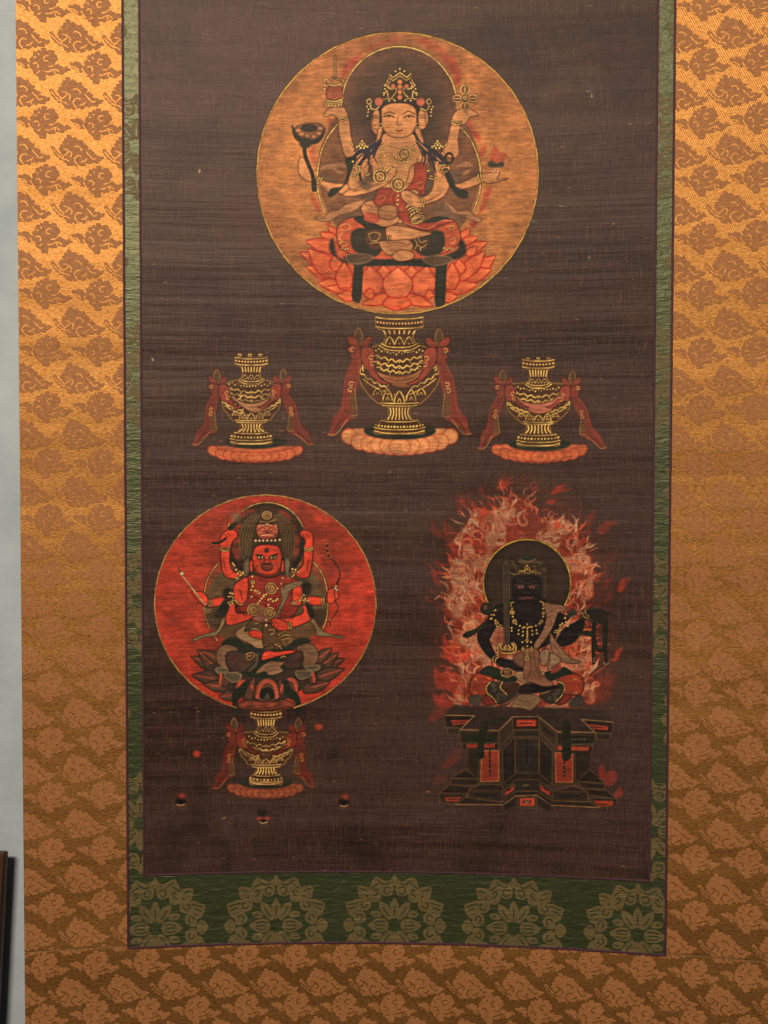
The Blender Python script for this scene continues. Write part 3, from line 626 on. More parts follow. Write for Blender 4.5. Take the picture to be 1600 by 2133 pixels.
def paint_vases():
    out = []
    base = ((216, 140, 86), (186, 78, 48), (238, 176, 110))
    rb = ((138, 58, 44), (62, 28, 22), (224, 164, 92))
    # centre vase, its swag and ribbons
    c = Canvas('vase_centre', 676, 652, 994, 962, 21); c.gcol = (232, 180, 92)
    vase_base(c, 'V1', 790, 1330, 565, 190, 1250, 365, 88, base)
    vase(c, 'V1', 785, (110, 240, 205, 235, 270, 150, 300, 375, 135, 400, 262, 620, 408, 968, 190, 1018, 1130, 92, 112, 1150, 190, 1198, 1225, 1262, 258))
    c.part('painted_ribbon')
    c.poly("520,560 560,640 660,680 800,690 940,660 1010,610 1050,500 1040,620 980,720 900,800 800,815 690,780 590,700 540,640", (142, 82, 48), .97, edge=(60, 36, 24), ew=1.4, mot=.16)
    for s in ("560,660 680,710 800,720 930,690 1020,620", "590,690 690,750 800,760 900,740 980,690"): c.line(s, 1.4, (196, 128, 76), .8)
    ribbon(c, 'V1', 785, -1, (400, 400, 520, 1090, 715, 1285, 770, 1.), rb); ribbon(c, 'V1', 785, 1, (390, 410, 530, 1100, 720, 1280, 770, 1.), rb)
    out.append(c.finish(.5, .22))
    base2 = ((206, 104, 62), (160, 58, 38), (226, 142, 84))
    rb2 = ((130, 56, 44), (62, 28, 22), (210, 146, 80))
    c = Canvas('vase_left', 396, 728, 662, 976, 22); c.gcol = (222, 174, 98)
    vase_base(c, 'V2', 810, 1370, 590, 150, 1235, 385, 85, base2)
    vase(c, 'V2', 760, (160, 208, 240, 275, 335, 112, 375, 430, 112, 475, 315, 690, 372, 958, 205, 1008, 1105, 112, 160, 1122, 210, 1168, 1205, 1245, 272))
    for x in (612, 742, 875): c.ring(x, 122, 20, 16, 1.7)
    c.part('painted_ribbon')
    c.poly("450,560 520,660 640,720 780,735 920,700 1010,640 1060,560 1040,680 960,780 880,840 790,860 700,820 600,730 520,680", (156, 104, 70), .97, edge=(66, 40, 28), ew=1.2, mot=.16)
    for s in ("520,660 640,745 780,765 920,730", "600,740 700,800 790,810 880,790"): c.line(s, 1.4, (206, 146, 100), .8)
    ribbon(c, 'V2', 760, -1, (430, 500, 540, 1080, 750, 1270, 800, 1.0), rb2); ribbon(c, 'V2', 760, 1, (400, 490, 560, 1090, 790, 1265, 790, 1.0), rb2)
    out.append(c.finish(.5, .22))
    c = Canvas('vase_right', 992, 728, 1274, 980, 23); c.gcol = (218, 172, 88)
    vase_base(c, 'V3', 735, 1310, 570, 160, 1215, 385, 88, base2)
    vase(c, 'V3', 720, (182, 195, 270, 300, 380, 102, 410, 462, 108, 470, 322, 690, 386, 942, 190, 985, 1080, 128, 152, 1102, 222, 1142, 1182, 1222, 268))
    for x in (590, 720, 845): c.ring(x, 150, 18, 14, 1.7, a0=0, a1=200)
    c.part('painted_ribbon')
    c.poly("412,560 480,660 620,705 740,712 880,680 980,600 1025,530 1010,640 930,740 860,810 740,840 620,820 560,760 480,700", (164, 92, 70), .95, edge=(80, 44, 34), ew=1.2, mot=.16)
    for s in ("470,660 600,735 740,745 880,710", "580,770 740,785 850,770"): c.line(s, 1.2, (196, 128, 92), .7)
    ribbon(c, 'V3', 720, -1, (430, 490, 570, 1080, 740, 1270, 760, .98), rb2); ribbon(c, 'V3', 720, 1, (410, 500, 600, 1090, 830, 1265, 760, .98), rb2)
    out.append(c.finish(.5, .22))
    c = Canvas('vase_low', 438, 1478, 664, 1676, 24); c.gcol = (200, 152, 88); c.dark = (40, 26, 20)
    rb3 = ((116, 44, 32), (66, 26, 20), (190, 118, 62))
    vase_base(c, 'V4', 655, 985, 410, 115, 905, 300, 70, ((158, 82, 52), (116, 46, 32), (176, 112, 66)))
    vase(c, 'V4', 663, (112, 170, 185, 208, 275, 86, 290, 340, 90, 352, 250, 520, 292, 708, 170, 735, 812, 92, 116, 826, 155, 866, 888, 910, 186))
    c.part('painted_ribbon')
    c.poly("400,400 450,470 560,540 670,560 800,530 900,460 930,400 900,510 800,580 690,605 560,570 460,510", (88, 56, 36), .95, mot=.16, soft=.8)
    ribbon(c, 'V4', 663, -1, (345, 350, 430, 820, 590, 970, 580, .85), rb3); ribbon(c, 'V4', 663, 1, (350, 350, 390, 800, 540, 950, 580, .85), rb3)
    out.append(c.finish(.5, .22))
    return out
# ---------------------------------------------------------------- the red disc with the wrathful deity
def paint_red():
    c = Canvas('red', 316, 1022, 790, 1492, 31)
    c.dark = (50, 26, 18); c.gcol = (206, 152, 84)
    c.view('R').part('painted_disc')
    c.disc(809, 788, 739, 722, (178, 56, 38), mot=.24)
    c.disc(1360, 860, 190, 330, (206, 58, 42), a=.6, soft=30, own=False, wear=.3)
    c.disc(300, 640, 190, 330, (198, 58, 38), a=.45, soft=30, own=False, wear=.4)
    c.disc(800, 820, 480, 620, (100, 44, 30), a=.62, soft=40, own=False, wear=.4)
    c.disc(1150, 280, 260, 180, (140, 48, 30), a=.45, soft=30, own=False, wear=.3)
    for x, y, rx, ry in ((480, 330, 150, 90), (300, 480, 110, 60), (1240, 420, 120, 120), (420, 1060, 120, 60), (1280, 1080, 120, 60), (640, 170, 150, 50), (200, 800, 60, 160), (1000, 200, 140, 60)):
        c.disc(x, y, rx, ry, (116, 46, 32), a=.5, soft=18, own=False, wear=.5)
    rng = c.rng
    for k in range(420):
        t, r = rng.random()*6.28, math.sqrt(rng.random())
        x, y = 809+720*r*math.cos(t), 788+700*r*math.sin(t); L = rng.uniform(15, 90)
        c.line([(x-L, y), (x+L, y+rng.uniform(-3, 3))], .9, ((228, 84, 58), (104, 34, 24), (150, 70, 44))[rng.integers(3)], .35, sm=False, own=False)
    for s, a in (("340,900 350,860 370,930 395,960 380,990 350,960", .5), ("1120,480 1150,440 1180,500 1200,560 1170,590 1140,540", .5), ("1260,870 1280,930 1230,990 1220,950", .4), ("1130,180 1190,230 1150,250", .4)):
        c.flame(s, (214, 66, 48), a, 3)
    c.view('R').clip_disc(809, 788, 739, 722)
    # halo
    c.part('painted_halo')
    c.disc(815, 800, 415, 300+10, (96, 68, 44), a=.95, soft=1, mot=.2)
    c.disc(500, 640, 70, 70, (112, 88, 56), a=.5, soft=8, own=False); c.disc(1140, 620, 70, 80, (112, 88, 56), a=.5, soft=8, own=False)
    c.poly("420,860 540,830 540,940 440,960", (52, 40, 28), .7, soft=5, own=False); c.poly("1110,840 1220,830 1200,930 1130,920", (50, 38, 28), .7, soft=5, own=False)
    c.disc(820, 375, 258, 258, (58, 38, 26), a=.97, mot=.2)
    for s in ("640,180 700,160 690,200 640,220", "690,170 740,160 730,190", "900,170 960,190 980,240 930,220", "600,250 660,270 640,320 590,310", "560,330 640,350 620,400 570,390", "580,420 640,430 630,500 600,470", "960,250 1010,280 1000,330 960,310", "980,330 1040,350 1030,400 990,390", "1000,420 1040,430 1020,480 990,460"):
        c.flame(s, (168, 52, 36), .7, 2)
    c.poly("570,300 600,330 580,430 620,520 680,560 650,580 580,520 555,420", (36, 28, 22), .85, soft=2.5)
    c.poly("1040,380 1070,330 1060,470 1010,560 960,580 1000,520 1035,450", (36, 28, 22), .85, soft=2.5)
    G = 2.1
    c.gold(c.ell(820, 375, 258, 258, a0=-130, a1=-22), G, sm=False)
    c.gold("562,275 572,250", G); c.gold("590,520 605,540", G); c.gold("1030,545 1045,515", G)
    c.gold("500,518 450,580 415,660 400,760 402,850 420,910 440,962", G); c.gold("1128,510 1180,580 1212,660 1226,760 1222,860 1205,930 1190,960", G); c.gold("475,1010 490,1040", G)
    # scarves on the halo
    for s in ("320,1030 380,1005 440,985 490,965 520,900 545,880 530,940 500,985 470,1010 400,1015 345,1040", "1100,890 1125,880 1170,950 1220,985 1280,1005 1335,1010 1310,1022 1240,1010 1180,1010 1150,1000 1140,950"):
        c.poly(s, (130, 98, 68), .95, edge=(60, 42, 30), ew=1.1)
    # ---- lotus
    c.part('painted_lotus').view('Rb')
    lc, le, lv = (76, 50, 38), (38, 28, 22), (150, 66, 44)
    for b, t, w in (((300, 900), (-60, 730), 150), ((330, 960), (10, 660), 170), ((340, 800), (50, 670), 120), ((330, 1000), (-50, 940), 170), ((350, 1080), (80, 1040), 130), ((480, 1150), (245, 1180), 130),
                    ((1250, 900), (1640, 760), 170), ((1220, 960), (1575, 690), 180), ((1300, 800), (1500, 640), 120), ((1200, 1010), (1640, 870), 170), ((1180, 1100), (1480, 1020), 140)):
        c.petal(b, t, w, lc, le, (168, 70, 46), 4)
        b = np.array(b); t = np.array(t); c.line([b*.6+t*.4, b*.1+t*.9], 3., (150, 62, 46), .75, taper=.5); c.line([b*.7+t*.3, b*.3+t*.7], 1.2, (170, 96, 70), .45)
    c.poly("200,800 260,1000 400,1150 560,1210 800,1250 1020,1200 1160,1100 1300,960 1380,800", (56, 42, 34), .95)
    for b, t, w in (((330, 1060), (270, 920), 110), ((470, 1150), (480, 990), 130), ((560, 1230), (640, 960), 120), ((1290, 1040), (1290, 900), 100), ((1090, 1120), (1050, 950), 150), ((900, 1200), (930, 990), 130)):
        c.petal(b, t, w, (84, 54, 42), le, lv, 3)
    for s, w in (("270,930 258,1040", 5), ("520,1000 470,1040 460,1140", 8), ("1020,980 1085,1010 1110,1110", 8), ("1290,910 1305,1010", 5), ("610,1060 640,1120", 5), ("950,1050 930,1130", 5)):
        c.line(s, w, (176, 72, 50), .9, taper=.4)
    c.poly("640,1190 650,1060 710,990 785,960 870,1000 910,1070 920,1190 780,1240", (92, 56, 42), edge=le, ew=1.3)
    c.line("675,1180 690,1090 730,1030 785,1005 850,1035 880,1100 890,1180", 8, (170, 74, 52), .9)
    c.poly("700,1190 715,1110 785,1070 850,1110 865,1190 780,1215", (34, 32, 26)); c.poly("755,1200 785,1140 815,1200", (96, 76, 54), .7, soft=1)
    c.poly("465,1260 540,1215 640,1220 720,1245 790,1225 860,1240 960,1215 1080,1250 1088,1290 960,1310 850,1325 720,1330 590,1320 470,1300", (110, 54, 40), .95, edge=(50, 30, 22))
    for x in (530, 690, 840, 990): c.disc(x, 1265, 55, 22, (166, 70, 48), a=.8, soft=2, rot=-12)
    c.line("560,1290 700,1270 800,1300 930,1270 1040,1290", 1.4, (50, 34, 26), .8)
    c.poly("400,1130 480,1060 560,1000 580,1050 540,1130 470,1200 460,1290 470,1370 380,1375 395,1280", (32, 36, 27), soft=1)
    c.poly("960,1000 1010,1010 1060,1100 1130,1160 1160,1260 1175,1370 1105,1360 1090,1240 1000,1180 970,1090", (32, 36, 27), soft=1)
    # ---- deity
    c.part('painted_deity')
    RK, RE = (202, 64, 42), (46, 18, 15)
    GRN = (36, 42, 31)
    c.poly("300,560 380,520 480,540 520,590 640,600 680,640 760,660 900,640 1000,620 1100,540 1200,520 1270,570 1100,640 1060,700 980,900 800,960 600,960 420,880 280,640", GRN, soft=1.2)
    # thighs
    c.poly("215,720 240,640 310,600 390,610 460,660 420,780 380,870 290,850 230,800", (112, 78, 56), edge=(50, 36, 28), ew=1.4, mot=.12)
    c.poly("1110,640 1200,590 1300,610 1350,690 1340,780 1280,840 1190,850 1150,760", (112, 78, 56), edge=(50, 36, 28), ew=1.4, mot=.12)
    c.poly("330,700 420,670 520,690 640,680 690,700 650,800 560,890 460,920 370,880 325,800", (64, 45, 38), edge=(34, 26, 20), ew=1.3)
    c.poly("960,700 1060,680 1160,670 1185,740 1160,840 1080,870 1000,860 950,790", (62, 45, 38), edge=(34, 26, 20), ew=1.3)
    for x, y in ((375, 740), (440, 750), (410, 800), (480, 820), (1110, 750), (1060, 820), (1130, 700)): c.disc(x, y, 18, 18, (92, 38, 32), a=.8, soft=1)
    for k in range(6): c.line([(500+k*22, 720), (540+k*18, 790), (470+k*10, 880)], 1.1, (92, 74, 52), .5)
    c.poly("640,690 690,700 680,820 600,900 560,890 640,800", (84, 70, 56), .9, edge=(40, 30, 24))
    c.gold("545,710 590,690 640,700 620,750 570,770 550,740 600,730", 1.6); c.gold("560,725 610,715", 1.3)
    c.gold("930,750 960,730 990,735", 1.5)
    # hem lobes
    for s in ("310,930 400,910 490,930 470,1000 380,1010", "1100,900 1190,890 1280,900 1240,960 1140,980", "210,870 290,850 350,890 250,920", "1200,850 1350,830 1360,870 1280,890"):
        c.poly(s, (84, 70, 54), .95, edge=(150, 118, 82), ew=1.)
    c.poly("700,860 800,790 900,790 970,800 930,850 960,890 880,930 800,935 760,900 660,920", (138, 98, 70), edge=(70, 46, 34), ew=1.2)
    for s in ("720,830 800,800 840,820 760,860", "780,910 850,880 940,880", "830,850 900,810"): c.line(s, 1.2, (70, 46, 34), .8)
    c.poly("720,770 740,690 800,665 880,680 1000,665 1100,670 1040,700 900,730 800,760", RK, edge=RE, ew=1.4)
    # waist cloths
    c.poly("430,470 520,400 600,380 740,420 760,600 830,620 680,640 590,590 480,540", (152, 112, 78), edge=(70, 50, 36), ew=1.1)
    c.poly("530,440 600,330 720,310 840,330 830,460 740,450 640,410 560,450", (86, 60, 38), .97, edge=(44, 32, 22), ew=1.1)
    c.poly("575,460 640,440 740,470 735,535 650,530 590,500", (196, 60, 40), edge=RE)
    c.poly("740,370 850,390 920,500 960,620 880,660 840,590 745,625", (92, 62, 38), edge=(44, 32, 22), ew=1.5)
    for s in ("800,440 850,430 860,470 820,490", "880,600 920,590 930,620", "630,340 690,335 680,360 640,370"): c.gold(s, 1.4, under=.5)
    c.poly("590,640 700,640 760,660 700,700 600,680", (44, 44, 42), .9)
    # torso
    c.view('R')
    c.poly("600,700 640,640 720,600 830,620 930,600 1030,640 1060,700 1040,800 980,880 820,920 680,880 620,800", (132, 44, 33), edge=RE, ew=1.2, mot=.16)
    c.poly("690,830 760,800 830,830 900,860 860,900 760,910", (120, 84, 60), .8, soft=1)
    # upper arms & forearms
    for s in ("595,700 620,650 690,620 690,740 660,800 610,790", "990,700 1030,670 1060,700 1050,790 1000,800", "555,830 600,790 650,850 740,850 720,885 640,920 560,935 545,890",
              "1060,800 1115,830 1120,890 1040,935 960,950 870,900 850,905 900,890 990,880 1060,850", "515,430 570,430 572,520 600,580 660,590 620,625 540,610 515,520",
              "1070,430 1122,430 1120,520 1095,615 1040,620 1010,590 1060,530", "430,770 540,745 560,790 440,815", "1095,745 1200,755 1195,795 1100,795",
              "320,715 350,710 400,720 430,770 415,810 370,780", "1230,700 1270,690 1300,740 1250,790 1220,770"):
        c.poly(s, RK, edge=RE, ew=1.3, mot=.12)
    c.poly("515,420 505,370 540,310 600,300 625,340 590,380 570,425", RK, edge=RE, ew=1.2); c.poly("1070,420 1075,370 1040,330 1060,300 1110,310 1128,350 1120,425", RK, edge=RE, ew=1.2)
    for s in ("540,330 560,350", "555,318 578,340", "1060,330 1070,355", "1078,325 1090,355", "1095,330 1105,350"): c.line(s, 1.2, RE, .9)
    c.poly("860,890 920,900 970,930 975,965 900,970 850,930", RK, edge=RE, ew=1.2)
    for s in ("870,905 850,930", "885,915 865,945", "900,925 885,955"): c.line(s, 1.2, RE, .9)
    c.poly("910,690 960,660 1040,640 1060,660 980,700 950,760 900,860 890,840 920,760", (124, 96, 66), .95, edge=(70, 52, 38), ew=1.1)
    for s in ("930,700 1040,650", "930,730 1000,690", "910,800 940,740"): c.line(s, 1., (70, 54, 40), .8)
    # scarves and knots at the shoulders
    for x, y in ((560, 730), (1085, 690)): c.disc(x, y, 34, 46, (34, 30, 24), a=.95, soft=2)
    c.poly("530,770 560,770 560,850 500,890 470,870", (34, 32, 26), soft=1.5); c.poly("1080,790 1120,810 1140,880 1110,890 1090,850", (34, 32, 26), soft=1.5)
    c.line("610,810 620,850 660,850", 4, (34, 30, 24)); 
    # wild hair, crown with lion face
    c.poly("700,540 672,500 648,440 636,360 645,280 690,215 760,180 880,180 955,220 1000,290 1008,370 992,440 965,500 935,540 930,420 900,390 745,390 716,420", (62, 44, 29), .97, mot=.25, soft=1.)
    for k in range(13):
        f = k/12.
        for sg in (-1, 1):
            P = [(820+sg*(108+60*f), 470+30*f*(k % 2)), (820+sg*(112+72*f), 400), (820+sg*(96+80*f), 310), (820+sg*(70+66*f), 240-8*f), (820+sg*(40+40*f), 205-14*f)]
            if k % 3 == 2: P[0] = (820+sg*(150+40*f), 500)
            c.line(P, 1.2, ((128, 98, 56), (44, 31, 21), (100, 76, 45))[k % 3], .7)
    c.poly("745,370 900,370 910,400 735,402", (60, 46, 32))
    c.poly("750,280 770,265 870,265 890,280 892,320 870,355 790,358 755,325", (176, 84, 60), edge=(70, 34, 26), ew=1.4)
    for s in ("762,300 790,285 815,300", "825,300 850,285 882,298", "770,330 820,322 880,328 860,348 800,348 770,330", "812,305 820,318 832,305", "795,310 806,308", "845,308 855,306"): c.line(s, 1.6, (60, 32, 26), .95)
    c.line("780,336 860,334", 1.6, (214, 150, 110), .8)
    for s in ("765,275 780,262", "875,262 885,275", "790,270 820,264 850,270"): c.line(s, 1.6, (214, 150, 104), .8)
    c.dots("745,372 770,372 795,371 822,371 850,371 875,370 905,366", 2.2, (214, 158, 118))
    c.ring(820, 203, 30, 26, 2.); c.ring(820, 203, 17, 16, 1.6); c.gold("820,185 820,222", 1.6, sm=False)
    c.gold("772,244 820,246 860,240 885,236", 1.8); c.gold("862,228 880,225 895,238", 1.6); c.dots("826,262 818,262", 2)
    # ears, face
    c.poly("668,520 690,490 705,520 700,570 680,600 665,560", (110, 92, 72), .8, soft=1.2); c.poly("940,500 965,490 972,540 960,600 985,620 950,610", (122, 102, 80), .8, soft=1.2)
    c.poly("730,440 756,406 820,396 888,406 912,442 920,500 908,552 872,592 822,605 770,592 734,552 722,500", (198, 62, 40), edge=RE, ew=1.6)
    c.disc(818, 545, 82, 52, (160, 56, 36), a=.7, soft=5, own=False); c.line("728,520 748,578 795,604 860,602 902,574 918,520", 5., (110, 36, 26), .5, own=False)
    c.poly("705,520 722,500 725,575 708,570", RK, edge=RE); c.poly("920,500 935,520 930,580 915,570", RK, edge=RE)
    c.disc(818, 436, 13, 14, (96, 50, 48), edge=(60, 26, 24))
    c.poly("745,455 790,475 798,480 750,470", (150, 84, 48)); c.poly("890,455 850,475 842,480 890,468", (150, 84, 48))
    c.line("746,466 780,472 806,490", 3.2, (36, 16, 13)); c.line("892,460 862,470 836,488", 3.2, (36, 16, 13))
    for x in (777, 861): c.disc(x, 483, 21, 11, (206, 176, 116), edge=(34, 16, 12), ew=1.8); c.disc(x, 483, 7, 8, (24, 16, 14))
    c.poly("800,510 812,500 832,500 845,512 840,522 805,522", (184, 66, 42), edge=RE)
    c.poly("785,540 800,528 845,528 856,540 850,565 825,573 795,565", (116, 44, 34), edge=RE, ew=1.2); c.line("790,546 820,540 852,546", 1.6, (150, 74, 56), .9)
    for s in ("755,530 745,560", "885,530 895,560", "770,585 820,595 870,585", "765,620 820,630 890,615", "765,635 825,645 890,632", "735,500 742,520"): c.line(s, 1.2, RE, .7)
    for q in ("640,700 660,770", "700,720 760,760 820,770 900,750", "690,640 720,700 700,760", "940,640 930,690", "760,790 820,800 870,790", "610,830 680,870", "1040,860 980,890", "530,500 545,570", "1100,500 1085,570", "800,700 815,760 810,820"):
        c.line(q, 1.5, (92, 28, 22), .7); c.line(q, 5., (110, 34, 26), .25, own=False)
    # ornaments
    c.wheel(848, 690, 36, 125, 1.9); c.wheel(730, 832, 38, 30, 1.9); c.wheel(838, 850, 34, 60, 1.9)
    c.beads("722,610 725,680 750,712 800,735", 9, 2.); c.beads("925,620 915,660 890,690", 9, 1.9); c.ring(726, 650, 10, 10, 1.6); c.ring(757, 714, 9, 9, 1.6)
    c.beads("760,790 790,750 815,730", 6, 2.1); c.beads("715,700 717,745", 8, 1.8); c.beads("830,765 860,775 890,760", 8, 2.); c.beads("815,900 815,935", 8, 2.4, (214, 150, 110)); c.dots("845,760 880,770 830,800", 2)
    for s in ("510,418 540,428 575,416", "512,432 542,442 575,430", "1068,418 1098,430 1126,414", "1070,432 1100,444 1126,428", "428,768 442,790 430,812", "442,764 456,788 446,812", "1185,752 1182,775 1192,797", "1200,752 1197,775 1208,795", "955,920 970,940 960,965", "968,915 985,938 975,965", "560,745 590,745 595,770 575,780", "1055,740 1060,770 1085,775", "610,640 630,625 625,610"):
        c.gold(s, 1.9)
    for s in ("630,785 645,800 665,790", "985,790 1005,795 1020,770", "990,780 1003,782", "635,575 650,585 665,575", "985,575 1000,585 1015,575"): c.gold(s, 1.6)
    c.dots("615,565 625,590 645,600 660,590 615,620 990,560 1010,565 1030,580 1000,600 990,610 575,800 590,790 565,785 620,780 610,770 1050,750 1065,735 1075,760 1095,770 1040,770 575,720 590,725", 2.)
    # bell in hand
    c.poly("890,1000 940,975 985,990 990,1030 950,1065 905,1050", (84, 56, 34), .95)
    for s in ("895,1000 935,978 980,985", "900,1020 940,1000 985,1005", "905,1040 945,1020 985,1020"): c.gold(s, 1.8, under=.6)
    c.ring(955, 1040, 32, 18, 1.9, rot=-25); c.ring(955, 1040, 17, 8, 1.5, rot=-25); c.gold("870,1060 900,1075 920,1095", 1.6)
    # arrow, bow, club
    c.line("245,590 330,700 410,800 425,830", 4.4, (96, 46, 30), .8); c.line("245,590 330,700 410,800", 2.2, (196, 140, 96), .95); c.dots("252,590", 4, (196, 150, 116)); c.line("232,560 245,580", 4, (80, 64, 44), .8)
    for s in ("405,820 440,850", "400,830 420,850", "420,835 450,830"): c.line(s, 1.8, (140, 104, 66), .9)
    c.line("1225,385 1220,430 1235,480 1270,515 1300,560 1305,610 1285,660", 3.6, (58, 32, 24), .95); c.beads("1224,390 1222,440 1240,485", 9, 1.4, (190, 120, 72), under=0); c.beads("1250,500 1300,560 1305,610", 7, 1.2, (150, 86, 56), under=0)
    c.line("1285,660 1270,700 1275,770 1295,820 1270,870 1240,900 1245,950", 2.6, (72, 40, 28), .9); c.beads("1240,900 1247,950", 8, 1.3, (190, 130, 80), under=0); c.dots("1280,675 1285,700 1275,690", 2.2, (200, 150, 110))
    c.line("460,388 500,385 545,358", 5.5, (40, 32, 24)); c.line("575,290 615,255", 10, (44, 36, 28)); c.disc(612, 212, 26, 34, (130, 104, 72), a=.8, soft=4)
    c.finish(.46, .3)
    c.part('painted_disc').view('R')
    c.gold(c.ell(809, 788, 739, 722, a0=-255, a1=75), 2.1, (206, 140, 76), sm=False, under=.5)
    return c

# ---------------------------------------------------------------- the dark deity among flames on the rock throne
def paint_dark():
    c = Canvas('dark', 884, 980, 1322, 1720, 41)
    c.dark = (34, 24, 18); c.gcol = (190, 146, 74)
    rng = c.rng
    c.view('K').part('painted_flames')
    # outer red glow of pigment, then cream flame body with curling contours
    outer = "120,1440 60,1300 90,1100 130,960 90,800 110,640 150,520 190,400 290,280 330,180 460,120 560,60 720,50 800,110 900,150 1010,260 1080,380 1130,520 1180,640 1190,800 1160,960 1190,1150 1180,1300 1130,1420 700,1460"
    c.poly(outer, (104, 46, 34), .34, soft=16, wear=.8, mot=.3)
    inner = "250,1420 220,1330 250,1200 190,1060 220,940 160,800 200,700 180,610 220,520 200,430 290,330 330,250 480,230 520,160 640,170 700,230 760,300 900,290 960,360 990,460 1050,540 1060,640 1050,760 990,800 960,860 1040,1000 1060,1100 1040,1250 1070,1380 800,1440"
    P = c.loc(inner); P = smooth_pts(P, True); b = c.box(P, 24)
    M = blur(c.mask(P, b), 10)
    i0, i1, j0, j1 = b
    H, W = j1-j0, i1-i0
    n1 = value_noise(H, W, 40, 34, rng); n2 = value_noise(H, W, 40, 34, rng); n3 = value_noise(H, W, 26, 22, rng)
    yy = np.clip(np.arange(H)[:, None]+((n1-.5)*60).astype(int), 0, H-1).astype(int); xx = np.clip(np.arange(W)[None]+((n2-.5)*60).astype(int), 0, W-1).astype(int)
    f = n3[yy, xx]*.8+n1*.2
    Mw = np.clip(M*1.5-(f-.35)*.9*(1-M)*2, 0, 1)*np.clip(M*3, 0, 1)
    ph = np.abs(((f*9) % 1)-.5)*2
    cream, red, dkr = np.array((200, 142, 104))/255, np.array((186, 66, 42))/255, np.array((120, 48, 34))/255
    k1 = np.clip((n2-.26)*3.4, 0, 1)[..., None]*np.clip((M-.4)*3, 0, 1)[..., None]
    col = (red*.85)*(1-k1)+cream*k1
    ln = np.clip((.4-ph)/.2, 0, 1)[..., None]*.85
    col = col*(1-ln)+(red*.9*k1+dkr*(1-k1))*ln
    Mw = (Mw*.72)[..., None]
    c.rgb[j0:j1, i0:i1] = c.rgb[j0:j1, i0:i1]*(1-Mw)+col*Mw
    c.a[j0:j1, i0:i1] = c.a[j0:j1, i0:i1]+Mw[..., 0]*(1-c.a[j0:j1, i0:i1])
    c.pid[j0:j1, i0:i1][Mw[..., 0] > .3] = c.cur
    # wisps: long tapering brush strokes drawn upward and outward, cream near the body, red at the fringe
    cr, rd = (194, 138, 106), (196, 64, 42)
    Pm = smooth_pts(c.loc(inner), True); bf = (0, c.w, 0, c.h)
    field = blur(c.mask(Pm, bf), 26)
    def wisp(x, y, L, w, ang, curl, col, a):
        ts = np.linspace(0, 1, 8); th = ang+curl*(ts-.3)+.5*np.sin(ts*5+x)
        dx = np.cumsum(np.cos(th))*L/8; dy = -np.cumsum(np.sin(th))*L/8
        c.line(np.stack([x+dx, y+dy], 1), w, col, a, taper=.9)
    n_ = 0
    while n_ < 620:
        x, y = rng.uniform(60, 1220), rng.uniform(120, 1410)
        q = c.loc([(x, y)])[0]; m = field[min(c.h-1, int(q[1])), min(c.w-1, int(q[0]))]
        if m < .06 or (rng.random() > .35+m): continue
        if (x-655)**2+(y-583)**2 < 255**2: continue
        n_ += 1
        ang = math.pi/2-(x-655)/420.*.75+rng.uniform(-.5, .5)
        side = 1. if x < 760 else .72
        if m > .62:  col, a = ((206, 150, 112), (212, 140, 98), (204, 104, 66), (186, 74, 48))[rng.integers(4)], rng.uniform(.45, .85)
        elif m > .3: col, a = ((214, 92, 56), (198, 70, 44), (210, 132, 90), (160, 54, 38))[rng.integers(4)], rng.uniform(.4, .8)*side
        else:        col, a = ((176, 60, 42), (140, 48, 36), (116, 44, 34))[rng.integers(3)], rng.uniform(.25, .6)*side*side
        wisp(x, y, rng.uniform(50, 130), rng.uniform(2.2, 6.5), ang, rng.uniform(-2.2, 2.2), col, a)
    def lick(x, y, r, a0, hand, cream=.75, red=.8):
        t = np.linspace(0, 1, 9); ang = a0+hand*t*5.0; rr = r*(1-t*.72)
        P = np.stack([x+rr*np.cos(ang), y+rr*np.sin(ang)], 1)
        c.line(P, r*.3/2.882, cr, cream, taper=.5)
        c.line(P, 1.2, (180, 66, 46), red)
        t2 = np.linspace(0, .7, 7); ang = a0-.3*hand+hand*t2*5.0; rr = r*1.2*(1-t2*.55)
        c.line(np.stack([x+rr*np.cos(ang), y+rr*np.sin(ang)], 1), 1.3, (176, 60, 42), red)
    for x, y, r in ((560, 270, 60), (640, 300, 44), (480, 330, 42), (410, 340, 36), (350, 390, 40), (300, 440, 36), (300, 540, 40), (250, 610, 40), (300, 670, 56), (350, 740, 34), (270, 780, 36), (330, 860, 34),
                    (800, 320, 40), (870, 370, 38), (930, 420, 40), (960, 520, 40), (1000, 600, 40), (980, 680, 44), (1030, 730, 40), (990, 1060, 36), (1000, 1150, 40), (1030, 1270, 34), (1040, 1370, 30), (370, 1060, 30), (330, 1120, 34), (260, 1360, 34), (310, 1395, 28), (560, 190, 34)):
        lick(x, y, r, rng.uniform(0, 6.28), rng.choice((-1, 1)), rng.uniform(.4, .8), rng.uniform(.55, .9))
    def tongue(x, y, L, w, lean, a, col):
        """a flame tongue rising from (x, y)"""
        ts = np.linspace(0, 1, 7); S_ = np.sin(ts*math.pi*1.3)*L*.16
        cx_ = x+lean*L*ts**1.3+S_*(1 if lean >= 0 else -1); cyy = y-L*ts*(1-.15*abs(lean))
        wd = w*(np.sin(np.clip(ts*.9+.12, 0, 1)*math.pi)**.8)*(1-ts*.55)
        P = [(cx_[i]-wd[i]/2, cyy[i]) for i in range(6)]+[(cx_[6], cyy[6])]+[(cx_[i]+wd[i]/2, cyy[i]) for i in range(5, -1, -1)]
        c.poly(P, col, a, soft=2.4, wear=.7, mot=.25)
        c.line(np.stack([cx_[1:], cyy[1:]], 1), 1.1, (120, 40, 30), a*.5, own=False)
    edge = smooth_pts(pts_of(inner), True, 5)
